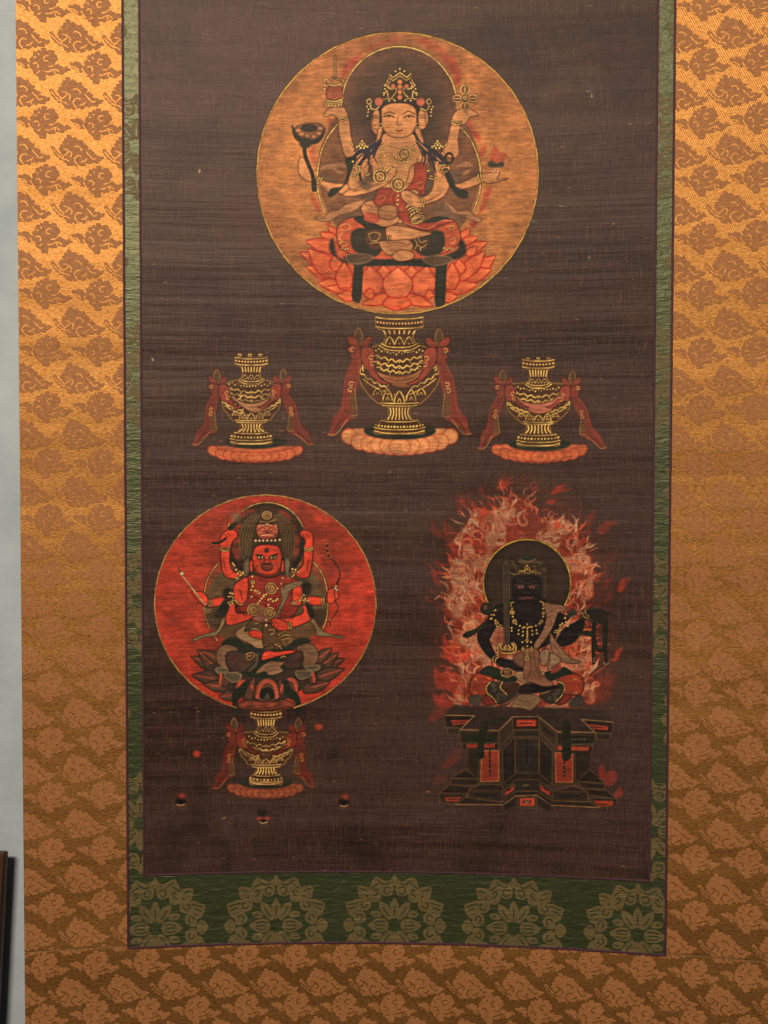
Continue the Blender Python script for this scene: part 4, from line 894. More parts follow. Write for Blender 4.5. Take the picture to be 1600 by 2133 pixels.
    for k in range(60):
        x, y = edge[rng.integers(len(edge))]
        if y > 1330: continue
        dx = (x-655)/420.
        x += dx*rng.uniform(-30, 95); y += rng.uniform(-60, 40)
        fade = .68 if dx < 0 else .34
        fade *= 1. if y > 900 or y < 420 else .75
        tongue(x, y, rng.uniform(50, 130), rng.uniform(20, 44), dx*.6+rng.uniform(-.25, .25), fade*rng.uniform(.25, .9), (((190, 60, 40), (160, 54, 38), (206, 72, 46), (124, 44, 34))[rng.integers(4)]))
    for s, a in (("360,300 365,262 392,222 412,212 410,238 440,250 415,275 385,298", .95), ("800,140 835,95 900,82 860,108 930,112 880,125 830,140", .6), ("770,192 800,172 834,185 800,205", .6), ("470,105 510,62 580,36 545,70 610,60 545,88 500,118", .5),
                 ("810,325 838,300 862,332 832,345", .8), ("955,450 990,412 1035,425 1000,440 985,468", .75), ("1080,350 1140,305 1215,318 1160,330 1150,352 1100,385", .4), ("1198,725 1225,655 1280,650 1252,680 1235,722", .55),
                 ("160,1110 155,985 180,1030 205,1060 232,985 240,1050 270,1100 300,1070 310,1130 220,1160", .75), ("105,1290 100,1180 130,1205 150,1215 185,1175 200,1210 240,1225 275,1300 230,1285 262,1345 190,1325 140,1310", .7), ("105,1400 90,1335 125,1355 165,1330 175,1370 215,1405 150,1435", .6),
                 ("1180,1128 1192,1085 1230,1060 1212,1105 1190,1142 1150,1142", .8), ("1075,1270 1095,1215 1118,1240 1150,1190 1150,1240 1190,1225 1150,1290 1110,1300", .35), ("1055,1345 1085,1300 1105,1340 1140,1315 1165,1345 1120,1395", .3),
                 ("1100,1870 1085,1800 1112,1760 1128,1815 1160,1800 1190,1810 1195,1855 1150,1895", .42), ("1165,1965 1195,1925 1215,1900 1232,1945 1190,1972", .45), ("140,1780 190,1715 255,1665 250,1740 180,1785", .16), ("90,1875 120,1825 172,1850 130,1882", .12), ("60,1490 110,1435 165,1455 100,1505", .3)):
        c.flame(s, rd, a*.85, 1.8)
    # ---- rock throne
    c.part('painted_throne').view('Kb')
    tb, te, tr = (42, 32, 27), (96, 70, 46), (152, 56, 39)
    def pan(s, col=tb, e=te, ew=1.2, a=.84, ea=.6): c.poly(s, tuple(v*(.8 if col[0] < 100 else 1.) for v in col), a, sm=False, edge=e, ew=ew, ea=ea, mot=.1)
    c.poly("140,185 215,105 700,120 900,120 1390,150 1440,235 1300,320 1000,310 860,195 660,200 555,305 260,300", (52, 40, 35), .92, sm=False, soft=1.2, wear=.1)
    pan("135,190 365,188 300,240 255,290 245,278 140,275"); pan("180,225 330,220 300,250 200,262", tr, None)
    c.line("195,241 300,238", 1.8, (40, 20, 16), .9, sm=False)
    pan("1195,218 1440,238 1435,322 1320,322 1290,300"); pan("1250,255 1400,270 1400,300 1290,292", tr, None); c.line("1265,276 1360,282", 1.8, (40, 20, 16), .9, sm=False)
    pan("155,285 250,285 245,335 160,333", (50, 44, 32)); pan("1310,325 1420,325 1412,378 1320,372", (50, 44, 32))
    c.line("140,185 365,188 258,295 555,303 660,198 865,196 1005,312 1300,318 1195,218 1440,238", 1.7, (150, 110, 66), .9, sm=False)
    pan("250,305 555,308 552,400 258,402", (52, 46, 34)); pan("290,335 530,335 530,385 290,385", (32, 42, 27), None)
    pan("1005,320 1303,322 1300,405 1005,412", (50, 44, 34)); pan("1110,345 1290,345 1285,400 1110,405", (32, 40, 27), None); c.dots("1125,370 1150,371 1175,371 1200,371 1220,372", 1.1, (130, 110, 80), under=0)
    pan("660,200 865,198 868,295 665,297"); pan("690,218 845,218 845,272 690,272", tr, None); pan("700,228 835,228 835,262 700,262", (176, 66, 43), None); c.line("712,248 820,246", 2.4, (44, 20, 16), .95, sm=False)
    pan("560,308 660,205 665,310 560,445", (70, 56, 38)); pan("868,205 1005,315 1000,445 872,310", (70, 56, 38)); pan("900,270 975,330 975,350 900,300", (44, 40, 38), None)
    pan("670,300 870,298 872,350 672,352", (56, 50, 38)); pan("700,312 845,312 845,335 700,335", (40, 42, 32), None)
    pan("270,402 550,402 548,452 275,450"); pan("305,410 525,408 525,436 305,438", tr, None)
    pan("1000,412 1280,420 1270,478 1000,470"); pan("1010,422 1255,432 1250,462 1010,458", (170, 70, 42), None)
    c.poly("320,450 1260,460 1250,720 330,720", (40, 33, 26), .9, sm=False, soft=1.)
    pan("400,455 580,455 575,720 395,720", (76, 58, 38)); pan("420,460 555,460 555,695 415,700", tr, (200, 120, 66)); c.line("485,462 487,650", 3.4, (38, 20, 22), .95, sm=False); c.dots("487,520 487,560 487,600 487,640", 1.1, (150, 110, 100), under=0)
    pan("975,465 1145,480 1148,730 972,722", (76, 58, 38)); pan("992,475 1128,490 1128,705 995,705", tr, (200, 120, 66)); c.line("1062,530 1062,660", 3.2, (38, 20, 22), .95, sm=False); c.dots("1062,570 1062,610 1062,640", 1.1, (150, 110, 100), under=0)
    pan("680,365 865,365 865,635 685,632", (58, 50, 40)); pan("725,375 820,375 820,590 725,590", (52, 50, 48), (40, 36, 30)); c.line("771,366 772,550", 3.2, (26, 22, 24), .95, sm=False)
    pan("585,450 680,350 680,640 590,710", (44, 40, 32)); pan("870,360 970,460 965,715 870,640", (44, 40, 32))
    pan("195,670 300,600 390,680", (40, 32, 26)); pan("1260,605 1375,712 1160,695", (40, 32, 26)); pan("190,675 400,678 390,730 180,725", (48, 40, 32)); pan("1160,700 1375,715 1370,760 1200,750", (48, 40, 32))
    pan("100,785 180,722 330,740 320,800", (42, 32, 28)); pan("1245,800 1200,750 1390,770 1465,830", (42, 32, 28))
    pan("95,790 310,790 290,830 240,870 100,865", (60, 46, 34)); pan("140,820 270,820 235,855 140,850", (160, 58, 40), None); c.line("165,836 270,834", 2., (36, 20, 18), .9, sm=False)
    pan("1250,825 1468,830 1460,895 1330,900", (58, 44, 34)); pan("1285,845 1440,850 1440,885 1330,895", (160, 60, 40), None); c.line("1315,875 1395,877", 2., (36, 20, 18), .9, sm=False)
    pan("320,765 410,720 580,725 590,768 690,685 865,685 970,770 1140,735 1240,775 1245,855 970,850 850,770 690,775 580,860 315,840", (50, 40, 34))
    pan("320,768 580,770 580,855 315,838", (62, 50, 38)); pan("370,790 540,795 540,820 370,815", (40, 38, 34), None); pan("975,775 1245,778 1243,855 975,845", (62, 50, 38)); pan("1020,800 1180,805 1180,825 1020,820", (40, 38, 34), None)
    pan("590,775 680,715 680,760 595,825", (86, 54, 38)); pan("605,780 665,735 665,765 605,808", (176, 62, 42), None); c.line("620,772 650,755", 2.4, (36, 20, 18), .9, sm=False)
    pan("868,712 965,770 968,825 870,765", (86, 54, 38)); pan("880,728 950,775 950,808 880,762", (176, 62, 42), None); c.line("900,745 935,768", 2.4, (36, 20, 18), .9, sm=False)
    pan("690,700 865,700 868,770 690,770", (52, 46, 38), None); c.dots("750,727 765,727 780,727", 1.1, (140, 120, 90), under=0)
    pan("220,875 300,820 580,860 690,775 855,775 970,850 1260,860 1335,900 960,880 850,805 685,808 590,878", (44, 34, 29)); 
    c.line("220,875 590,878 685,808 850,805 955,880 1330,900", 1.8, (134, 98, 60), .9, sm=False)
    pan("700,820 845,820 848,905 700,900", (76, 56, 38)); pan("718,828 832,828 832,888 718,888", (184, 66, 42), None); c.disc(772, 856, 36, 11, (40, 22, 18)); c.dots("760,856 772,856 784,856", 1.4, (170, 130, 110), under=0)
    pan("850,810 960,882 955,940 850,880", (48, 40, 32), (70, 54, 38)); pan("590,880 690,815 690,880 600,930", (46, 38, 31), (70, 54, 38))
    c.poly("415,240 470,235 470,300 440,420 440,510 390,512 395,380", (28, 34, 24), soft=1.); c.poly("1050,235 1105,240 1112,330 1115,500 1075,540 1045,510 1048,400", (28, 33, 24), soft=1.); c.poly("440,260 560,200 620,215 500,260", (34, 38, 28), .8, soft=2)
    # ---- halo and deity
    c.part('painted_halo').view('Ka')
    c.disc(612, 465, 405, 405, (54, 40, 30), mot=.2); c.disc(620, 360, 240, 200, (40, 30, 25), a=.5, soft=10, own=False)
    for k in range(120):
        t, r = rng.random()*6.28, 380*math.sqrt(rng.random()); x, y = 612+r*math.cos(t), 465+r*math.sin(t); L = rng.uniform(15, 70)
        c.line([(x-L, y), (x+L, y)], .8, ((84, 62, 44), (34, 26, 22))[rng.integers(2)], .3, sm=False, own=False)
    c.gold(c.ell(612, 465, 405, 405, a0=-212, a1=30), 2.6, (206, 156, 60), sm=False, under=1.)
    c.part('painted_deity')
    BK, BE = (25, 22, 24), (62, 48, 40)
    # cushions of cloth
    for s, k in (("75,1440 110,1330 190,1290 290,1330 310,1420 260,1480 180,1510 100,1500", 0), ("900,1340 1000,1300 1100,1320 1140,1400 1110,1490 1020,1500 930,1470", 0), ("200,1530 260,1500 330,1540 310,1590 220,1590", 1), ("880,1570 940,1500 1030,1500 990,1560 920,1590", 1)):
        c.poly(s, ((150, 58, 38), (120, 44, 36))[k], edge=(60, 28, 22), ew=1.6, mot=.14)
    for s in ("120,1400 200,1350 270,1370", "110,1440 190,1390 250,1420", "960,1340 1060,1360 1100,1430", "960,1390 1050,1400"): c.line(s, 1.1, (92, 38, 28), .8)
    for s in ("120,1360 140,1350 150,1370", "120,1480 150,1475", "1040,1350 1080,1360", "1040,1490 1070,1470 1075,1490", "240,1340 270,1350"): c.line(s, 1.5, (206, 140, 66), .8)
    c.poly("90,1510 180,1500 190,1560 150,1600 80,1580", (66, 62, 50), .9, soft=1); c.poly("1020,1540 1110,1500 1150,1580 1080,1620 1000,1600", (60, 54, 50), .9, soft=1)
    c.poly("170,1300 240,1230 340,1250 420,1300 530,1340 480,1390 360,1370 270,1330", (32, 40, 28)); c.poly("770,1290 900,1260 960,1240 1040,1300 940,1330 840,1370 790,1340", (32, 40, 28))
    c.poly("250,1390 360,1380 500,1390 540,1420 460,1540 340,1580 270,1500", (58, 48, 38), edge=(36, 30, 24)); c.poly("740,1480 840,1450 920,1390 950,1440 930,1540 840,1580 760,1540", (58, 48, 38), edge=(36, 30, 24))
    for x, y in ((300, 1410), (310, 1450), (350, 1500), (400, 1500), (340, 1540), (370, 1430), (870, 1500), (820, 1530), (900, 1470), (880, 1540)): c.ring(x, y, 15, 14, 1.6, col=(104, 92, 76), under=.4)
    c.poly("380,1390 500,1380 540,1400 480,1470 420,1500 375,1450", (66, 42, 32), .9)
    c.gold("270,1380 235,1430 245,1480 290,1520 330,1570", 2.3); c.gold("385,1380 365,1430 400,1470 430,1500", 2.2); c.gold("900,1375 950,1400 960,1450 930,1510 880,1560", 2.3); c.gold("740,1490 790,1475 830,1460", 1.8)
    c.poly("430,1590 530,1490 560,1420 460,1560 360,1600", (80, 72, 62), .9, edge=(50, 42, 36))
    c.poly("470,1610 520,1520 560,1490 680,1500 740,1540 700,1600 640,1640 560,1620", (132, 102, 72), edge=(66, 48, 34), ew=1.2)
    for s in ("520,1530 600,1560 700,1540", "500,1580 600,1600 680,1570", "560,1510 620,1530"): c.line(s, 1.1, (70, 50, 36), .8)
    c.poly("500,1300 560,1280 700,1300 740,1370 640,1390 540,1370", (140, 106, 74), edge=(66, 48, 34))
    # torso block and arms (near black)
    c.poly("300,690 340,655 440,640 480,600 760,600 800,650 880,700 960,760 1000,790 900,900 860,1000 700,1080 560,1090 450,1050 400,980 390,860 330,860 250,900 200,880 240,800", BK, edge=BE, ew=1.2)
    c.poly("170,900 250,860 330,850 280,960 270,1000 330,1130 400,1160 540,1200 580,1250 560,1280 430,1260 330,1210 230,1120 165,1020 150,950", BK, edge=BE, ew=1.3)
    c.poly("880,1000 960,880 1050,830 1130,770 1180,710 1300,700 1390,745 1380,760 1320,780 1240,800 1160,800 1130,900 1050,1010 960,1050 900,1040", BK, edge=BE, ew=1.3)
    c.poly("535,1480 550,1420 640,1390 740,1400 860,1410 930,1420 880,1445 760,1470 620,1490", BK, edge=BE, ew=1.3)
    # pale cloth inside the arms, sash
    c.poly("290,960 390,880 400,990 350,1040 310,1060", (140, 84, 66), .8, soft=2, wear=.3)
    SS, SSE = (132, 92, 68), (66, 46, 36)
    c.poly("760,650 860,660 960,680 960,720 900,740 860,850 800,960 720,1060 690,1090 680,1030 760,900 790,760", SS, edge=SSE, ew=1.2, mot=.12)
    c.poly("830,930 880,1000 940,1080 1010,1150 1100,1190 1060,1210 960,1200 880,1150 830,1050", SS, edge=SSE, ew=1.2, mot=.12)
    c.poly("580,1080 700,1070 730,1150 720,1240 760,1320 860,1400 780,1420 680,1390 590,1350 580,1200", (130, 84, 60), edge=SSE, ew=1.2, mot=.12)
    c.poly("730,1130 780,1070 820,1100 800,1200 750,1230", (140, 108, 80), edge=SSE); c.poly("830,1110 900,1140 930,1180 860,1240 800,1260 820,1190", (138, 106, 78), edge=SSE)
    c.poly("830,1280 880,1220 930,1230 920,1270 850,1300", (132, 62, 48), .9)
    c.poly("490,1140 580,1100 580,1240 500,1200", (110, 74, 54), .95, edge=SSE)
    for s in ("780,760 840,730 900,740", "790,790 850,760", "760,900 830,860 840,800", "640,1100 650,1250 620,1350", "680,1100 690,1230 740,1350", "860,1030 920,1120", "880,680 940,700", "800,1000 770,1120"): c.line(s, 1.2, SSE, .8)
    c.gold("790,750 830,730 860,745 830,770 800,760", 1.2, (120, 88, 56), under=0)
    # hair, crown, head
    c.poly("465,420 455,300 500,250 560,230 700,240 770,290 795,380 790,480 760,640 745,480 740,410 480,410", (50, 40, 28), .97)
    for k in range(34):
        x = 470+rng.random()*310; y = 265+rng.random()*125; r = rng.uniform(9, 20)
        c.line(c.ell(x, y, r, r*.8, a0=rng.uniform(0, 360), a1=rng.uniform(380, 560)), 1., (124, 98, 54), .6, sm=False)
    for k in range(12): c.line([(775+6*math.sin(k), 400+k*18), (788, 406+k*18)], 1., (124, 98, 54), .6, sm=False)
    c.poly("470,470 490,405 560,390 680,390 735,410 755,470 755,560 735,640 690,690 610,710 540,690 490,640 468,560", BK, edge=(48, 38, 32), ew=1.2)
    c.poly("560,225 620,205 680,225 660,262 600,268 545,250", (40, 48, 36)); c.line("545,245 590,262 650,262 690,245", 1.7, (150, 104, 84), .8)
    c.line("530,260 600,280 700,270 740,290", 1.6, (120, 96, 58), .7); c.gold("540,355 570,350 590,358 615,335 640,355 680,350", 1.9); c.ring(615, 335, 22, 22, 1.9, a0=180, a1=360); c.dots("612,302 615,335 590,350 640,350", 1.9)
    c.line("462,372 500,385 560,365 620,372 700,365 745,380", 1.6, (146, 116, 62), .8)
    for x, sg in ((553, 1), (660, -1)):
        c.disc(x, 502, 26, 13, (140, 96, 80), edge=(70, 40, 36)); c.disc(x, 503, 10, 10, (30, 20, 20)); c.disc(x, 503, 15, 11, (110, 50, 44), a=.5)
    c.line("500,490 550,480 590,495", 1.8, (64, 52, 46)); c.line("620,495 665,480 715,492", 1.8, (64, 52, 46)); c.line("520,445 560,450 590,470", 1.5, (56, 46, 42), .9); c.line("690,445 650,450 625,470", 1.5, (56, 46, 42), .9)
    c.line("580,550 605,560 640,550", 1.4, (58, 48, 44)); c.poly("545,600 600,590 660,594 670,606 600,614 550,610", (88, 52, 46)); c.line("550,575 530,620", 1.1, (50, 42, 38)); c.line("670,575 690,620", 1.1, (50, 42, 38)); c.line("570,650 610,660 650,650", 1.1, (50, 42, 38)); c.line("560,700 610,715 670,700", 1.1, (46, 38, 34))
    # jewellery
    GC = (206, 160, 84)
    c.gold("490,640 465,650 468,680", 2., GC); c.gold("735,635 765,650 765,675", 2., GC)
    c.beads("474,700 480,770 500,830 560,865 620,875 690,860 745,825 765,760 762,700", 8.5, 1.7, GC); c.ring(475, 735, 17, 17, 1.9, col=GC); c.ring(497, 820, 15, 17, 1.9, col=GC); c.ring(745, 822, 13, 13, 1.7, col=GC); c.ring(765, 742, 12, 14, 1.7, col=GC)
    c.dots("470,880 470,905 535,900 533,935 575,880 575,915 574,950 615,910 616,945 660,905 662,940 700,900 705,930 640,870 590,872 610,990", 1.7, GC)
    c.beads("615,845 615,1000 610,1130", 9, 1.7, GC); c.beads("570,1010 575,1060", 8, 1.6, GC); c.beads("650,1010 655,1060", 8, 1.6, GC); c.ring(575, 1080, 12, 14, 1.8, col=GC); c.ring(655, 1080, 12, 14, 1.8, col=GC); c.ring(612, 1162, 15, 18, 2.1, col=GC); c.gold("595,1000 612,985 628,1000", 1.8, GC)
    c.beads("320,715 300,770 240,825", 8, 2., GC); c.beads("300,720 275,780 320,810", 9, 2., GC); c.gold("320,830 340,870 378,860", 2.3, GC); c.gold("335,820 355,850 380,855", 1.8, GC)
    c.beads("975,750 965,800 990,860", 8, 2., GC); c.gold("865,920 910,915 935,870", 2.4, GC); c.gold("870,905 900,900 920,870", 1.9, GC); c.dots("940,840 920,855 985,830", 1.9, GC)
    c.gold("1120,730 1140,775 1180,790", 2.5, GC); c.gold("1150,710 1160,755 1190,770", 2.3, GC); c.gold("300,1190 300,1150 350,1130", 2.4, GC); c.gold("318,1195 325,1165 355,1145", 2., GC)
    # sword
    c.poly("395,300 420,258 448,300 445,1030 405,1030", (52, 44, 38), .97, sm=False, edge=(92, 76, 56), ew=1.2); c.line("420,275 424,1030", 1.2, (92, 76, 58), .9, sm=False)
    c.poly("340,1050 380,1010 440,1040 500,1015 520,1070 480,1120 400,1125 350,1100", (100, 56, 44), .8)
    for s in ("365,1020 340,1060 370,1105 430,1115 490,1105 512,1060 485,1015", "380,1015 365,1055 395,1085 430,1065 470,1085 490,1055 470,1020", "420,1040 400,1070 425,1090", "440,1040 460,1070 435,1090"): c.gold(s, 2.1, GC)
    c.disc(428, 1295, 55, 40, (84, 40, 36)); c.ring(428, 1295, 55, 40, 2., col=GC); c.gold("428,1265 428,1335", 1.8, GC); c.gold("400,1262 412,1295 402,1325", 1.6, GC); c.gold("455,1262 445,1295 455,1325", 1.6, GC)
    c.dots("760,1298", 3.5, (150, 116, 84))
    # green scarf ends and the rope in the raised hand
    GS = (38, 40, 28)
    c.poly("185,690 220,650 270,660 300,720 260,760 200,740", GS, edge=(26, 24, 18)); c.disc(228, 690, 16, 22, (110, 56, 40), a=.8)
    c.poly("20,950 60,915 140,890 210,830 260,790 230,860 150,920 60,968", GS, edge=(26, 24, 18)); c.poly("1080,930 1160,900 1210,920 1210,960 1130,950 1080,955", GS); c.poly("980,740 1040,700 1080,740 1010,790", (40, 44, 32), .9, soft=2)
    RP = (28, 30, 24)
    c.line("1235,790 1225,900 1225,1040 1230,1200", 7.5, RP); c.line("1345,790 1345,950 1340,1100 1345,1180", 7.5, RP); c.line("1240,800 1235,960 1255,1060 1290,1090 1325,1050 1330,900 1340,800", 8, RP)
    c.poly("1230,780 1290,740 1350,770 1340,830 1290,840 1240,820", RP)
    c.gold("1320,1195 1335,1215 1360,1212 1370,1195", 2., (170, 136, 100)); c.dots("1232,1165 1232,1190", 1.7, (150, 110, 80))
    return c.finish(.45, .26)

def paint_small():
    """small offerings floating round the low vase"""
    out = []
    for n, (x, y, k) in enumerate(((664, 1514, 'ball'), (410, 1570, 'ball'), (716, 1666, 'jewel'), (376, 1664, 'jewel'), (548, 1703, 'bud'), (697, 1568, 'ghost'))):
        c = Canvas('offering', x-24, y-24, x+24, y+26, 60+n); c.gcol = (190, 140, 90); c.dark = (30, 20, 16)
        c.view((x, y, 4.)).part('painted_offering')
        if k == 'ball': c.disc(0, 0, 30, 24, (172, 62, 38), soft=1.2, mot=.2)
        elif k == 'jewel':
            c.disc(-2, 12, 60, 48, (96, 34, 30), a=.5, soft=4); c.disc(0, 18, 44, 36, (24, 20, 20), soft=2); c.disc(14, -24, 26, 22, (130, 52, 36), soft=2); c.line("-28,46 0,54 34,44", 1.8, (186, 140, 96)); c.disc(6, 64, 40, 12, (84, 60, 30), a=.6, soft=3)
        elif k == 'bud':
            c.disc(-6, -40, 40, 30, (30, 30, 26), soft=2); c.poly("-60,10 -20,-8 0,8 30,-8 64,8 20,20 -20,22", (146, 60, 44), soft=1.5); c.disc(0, 26, 30, 14, (24, 20, 18), soft=1.5); c.line("-28,36 0,46 36,36", 1.8, (190, 146, 104)); c.disc(0, 66, 44, 16, (78, 56, 30), a=.5, soft=3)
        else: c.disc(0, 0, 40, 46, (28, 28, 26), a=.6, soft=4); c.line("-20,-10 0,-4 20,-14", 1., (90, 80, 66), .7)
        out.append(c)
    for n, (x, y, P) in enumerate(((415, 357, "-4,12 0,-12 8,-16 10,0 4,14"), (318, 748, "-6,-14 4,-2 12,10 4,16 -2,6"), (1232, 202, "-2,-24 2,-24 6,8 2,10"), (1306, 1210, "-8,-4 8,-4 10,4 -6,4"))):
        c = Canvas('fleck', x-8, y-8, x+8, y+8, 80+n); c.view((x, y, 4.)).part('pale_fleck'); c.poly(P, (206, 176, 146), .9, soft=.5); out.append(c)
    return out
# ---------------------------------------------------------------- the scroll's surface
BOW = 1.224e-4                  # the sheet curls forward towards its side edges
def unproject(px, py):
    """photo position -> sheet coordinates (x across, z up) on the curled sheet"""
    d = cam_dir(np.asarray(px, float)-800, 1066.5-np.asarray(py, float), CAM_D)
    t = np.ones_like(d[0])
    for _ in range(25):
        X = CAM.x+t*d[0]; t = (-BOW*X*X-CAM.y)/d[1]
    return CAM.x+t*d[0], CAM.z+t*d[2]
def bend(x, z, off):
    """sheet coordinates + height above the sheet -> world"""
    s = 2*BOW*x; n = np.sqrt(1+s*s)
    return np.stack([(x-s*off/n)*PX, (-BOW*x*x-off/n)*PX, z*PX], -1)

COL = S.collection
def link(name, me, mats, parent=None):
    o = bpy.data.objects.new(name, me); COL.objects.link(o)
    for m in (mats if isinstance(mats, (list, tuple)) else [mats]): me.materials.append(m)
    if parent: o.parent = parent
    return o
def tag(o, label, cat=None, kind=None, group=None):
    o['label'] = label
    if cat: o['category'] = cat
    if kind: o['kind'] = kind
    if group: o['group'] = group
    return o
def mesh_np(name, co, quads, smooth=True):
    me = bpy.data.meshes.new(name)
    me.vertices.add(len(co)); me.vertices.foreach_set('co', np.ascontiguousarray(co, np.float32).ravel())
    n = len(quads); k = quads.shape[1]
    me.loops.add(n*k); me.loops.foreach_set('vertex_index', np.ascontiguousarray(quads, np.int32).ravel())
    me.polygons.add(n); me.polygons.foreach_set('loop_start', np.arange(0, n*k, k, dtype=np.int32))
    me.polygons.foreach_set('loop_total', np.full(n, k, np.int32))
    me.polygons.foreach_set('use_smooth', np.full(n, smooth))
    me.update(calc_edges=True); return me
def sheet(name, x0, x1, z0, z1, off, mat, parent, step=16., thick=0.8):
    """a strip of cloth: a bent front with turned edges"""
    nx, nz = max(2, int((x1-x0)/step)+1), max(2, int((z1-z0)/step)+1)
    xs, zs = np.linspace(x0, x1, nx), np.linspace(z0, z1, nz)
    e = .35
    xs = np.r_[x0, x0, x0+e, xs[1:-1], x1-e, x1, x1]; zs = np.r_[z0, z0, z0+e, zs[1:-1], z1-e, z1, z1]; nx = len(xs); nz = len(zs)
    X, Z = np.meshgrid(xs, zs); O = np.full_like(X, off)
    O[0], O[-1], O[:, 0], O[:, -1] = off-thick, off-thick, off-thick, off-thick
    co = bend(X, Z, O).reshape(-1, 3)
    I = np.arange(nx*nz).reshape(nz, nx)
    q = np.stack([I[:-1, :-1], I[:-1, 1:], I[1:, 1:], I[1:, :-1]], -1).reshape(-1, 4)
    return link(name, mesh_np(name, co, q), mat, parent)

# ---------------------------------------------------------------- materials
def srgb(c):
    c = np.asarray(c, float)/255.
    return np.where(c <= .04045, c/12.92, ((c+.055)/1.055)**2.4)
class NT:
    def __init__(self, tree): self.t = tree; self.n = tree.nodes; self.l = tree.links
    def add(self, typ, **k):
        n = self.n.new(typ)
        for a, v in k.items(): setattr(n, a, v)
        return n
    def set(self, sock, v):
        if isinstance(v, bpy.types.NodeSocket): self.l.new(v, sock)
        else: sock.default_value = v
    def math(self, op, a, b=0., c=None, clamp=False):
        n = self.add('ShaderNodeMath', operation=op, use_clamp=clamp)
        self.set(n.inputs[0], a); self.set(n.inputs[1], b)
        if c is not None: self.set(n.inputs[2], c)
        return n.outputs[0]
    def mix(self, f, a, b, mode='MIX'):
        n = self.add('ShaderNodeMix', data_type='RGBA', blend_type=mode)
        self.set(n.inputs[0], f); self.set(n.inputs[6], a); self.set(n.inputs[7], b)
        return n.outputs[2]
    def noise(self, vec, scale, detail=3., rough=.55, dist=0.):
        n = self.add('ShaderNodeTexNoise'); self.set(n.inputs['Vector'], vec)
        n.inputs['Scale'].default_value = scale; n.inputs['Detail'].default_value = detail; n.inputs['Roughness'].default_value = rough; n.inputs['Distortion'].default_value = dist
        return n.outputs[0]
    def mapping(self, vec, scale=(1, 1, 1), rot=(0, 0, 0), loc=(0, 0, 0)):
        n = self.add('ShaderNodeMapping'); self.set(n.inputs[0], vec)
        n.inputs[1].default_value = loc; n.inputs[2].default_value = rot; n.inputs[3].default_value = scale
        return n.outputs[0]
    def ramp(self, f, a, b, lo=0., hi=1.):
        n = self.add('ShaderNodeMapRange', clamp=True); self.set(n.inputs[0], f)
        n.inputs[1].default_value = a; n.inputs[2].default_value = b; n.inputs[3].default_value = lo; n.inputs[4].default_value = hi
        return n.outputs[0]
    def pos(self): return self.add('ShaderNodeNewGeometry').outputs['Position']
    def wave(self, vec, scale, dist=0., dscale=1., direction='X'):
        n = self.add('ShaderNodeTexWave', bands_direction=direction); self.set(n.inputs[0], vec)
        n.inputs['Scale'].default_value = scale; n.inputs['Distortion'].default_value = dist; n.inputs['Detail Scale'].default_value = dscale; n.inputs['Detail'].default_value = 2.
        return n.outputs[1]
    def bump(self, h, strength, dist, normal=None):
        n = self.add('ShaderNodeBump'); n.inputs['Strength'].default_value = strength; n.inputs['Distance'].default_value = dist
        self.set(n.inputs['Height'], h)
        if normal is not None: self.set(n.inputs['Normal'], normal)
        return n.outputs[0]
def material(name):
    m = bpy.data.materials.new(name); m.use_nodes = True
    t = NT(m.node_tree); b = t.n['Principled BSDF']
    return m, t, b
def col4(c, g=1.): r = srgb(c)*g; return (float(r[0]), float(r[1]), float(r[2]), 1.)

def ripple(t, p, amp=1.0):
    """gentle hanging waves and creases of the mounted cloth, as height in metres"""
    a = t.noise(t.mapping(p, (1.2, 1, 9.)), 1.0, 2., .5)
    b = t.noise(t.mapping(p, (3., 1, 42.)), 1.0, 2., .5)
    h = t.math('ADD', t.math('MULTIPLY', a, .0042*amp), t.math('MULTIPLY', b, .0006*amp))
    return t.bump(h, 1.0, 1.0)

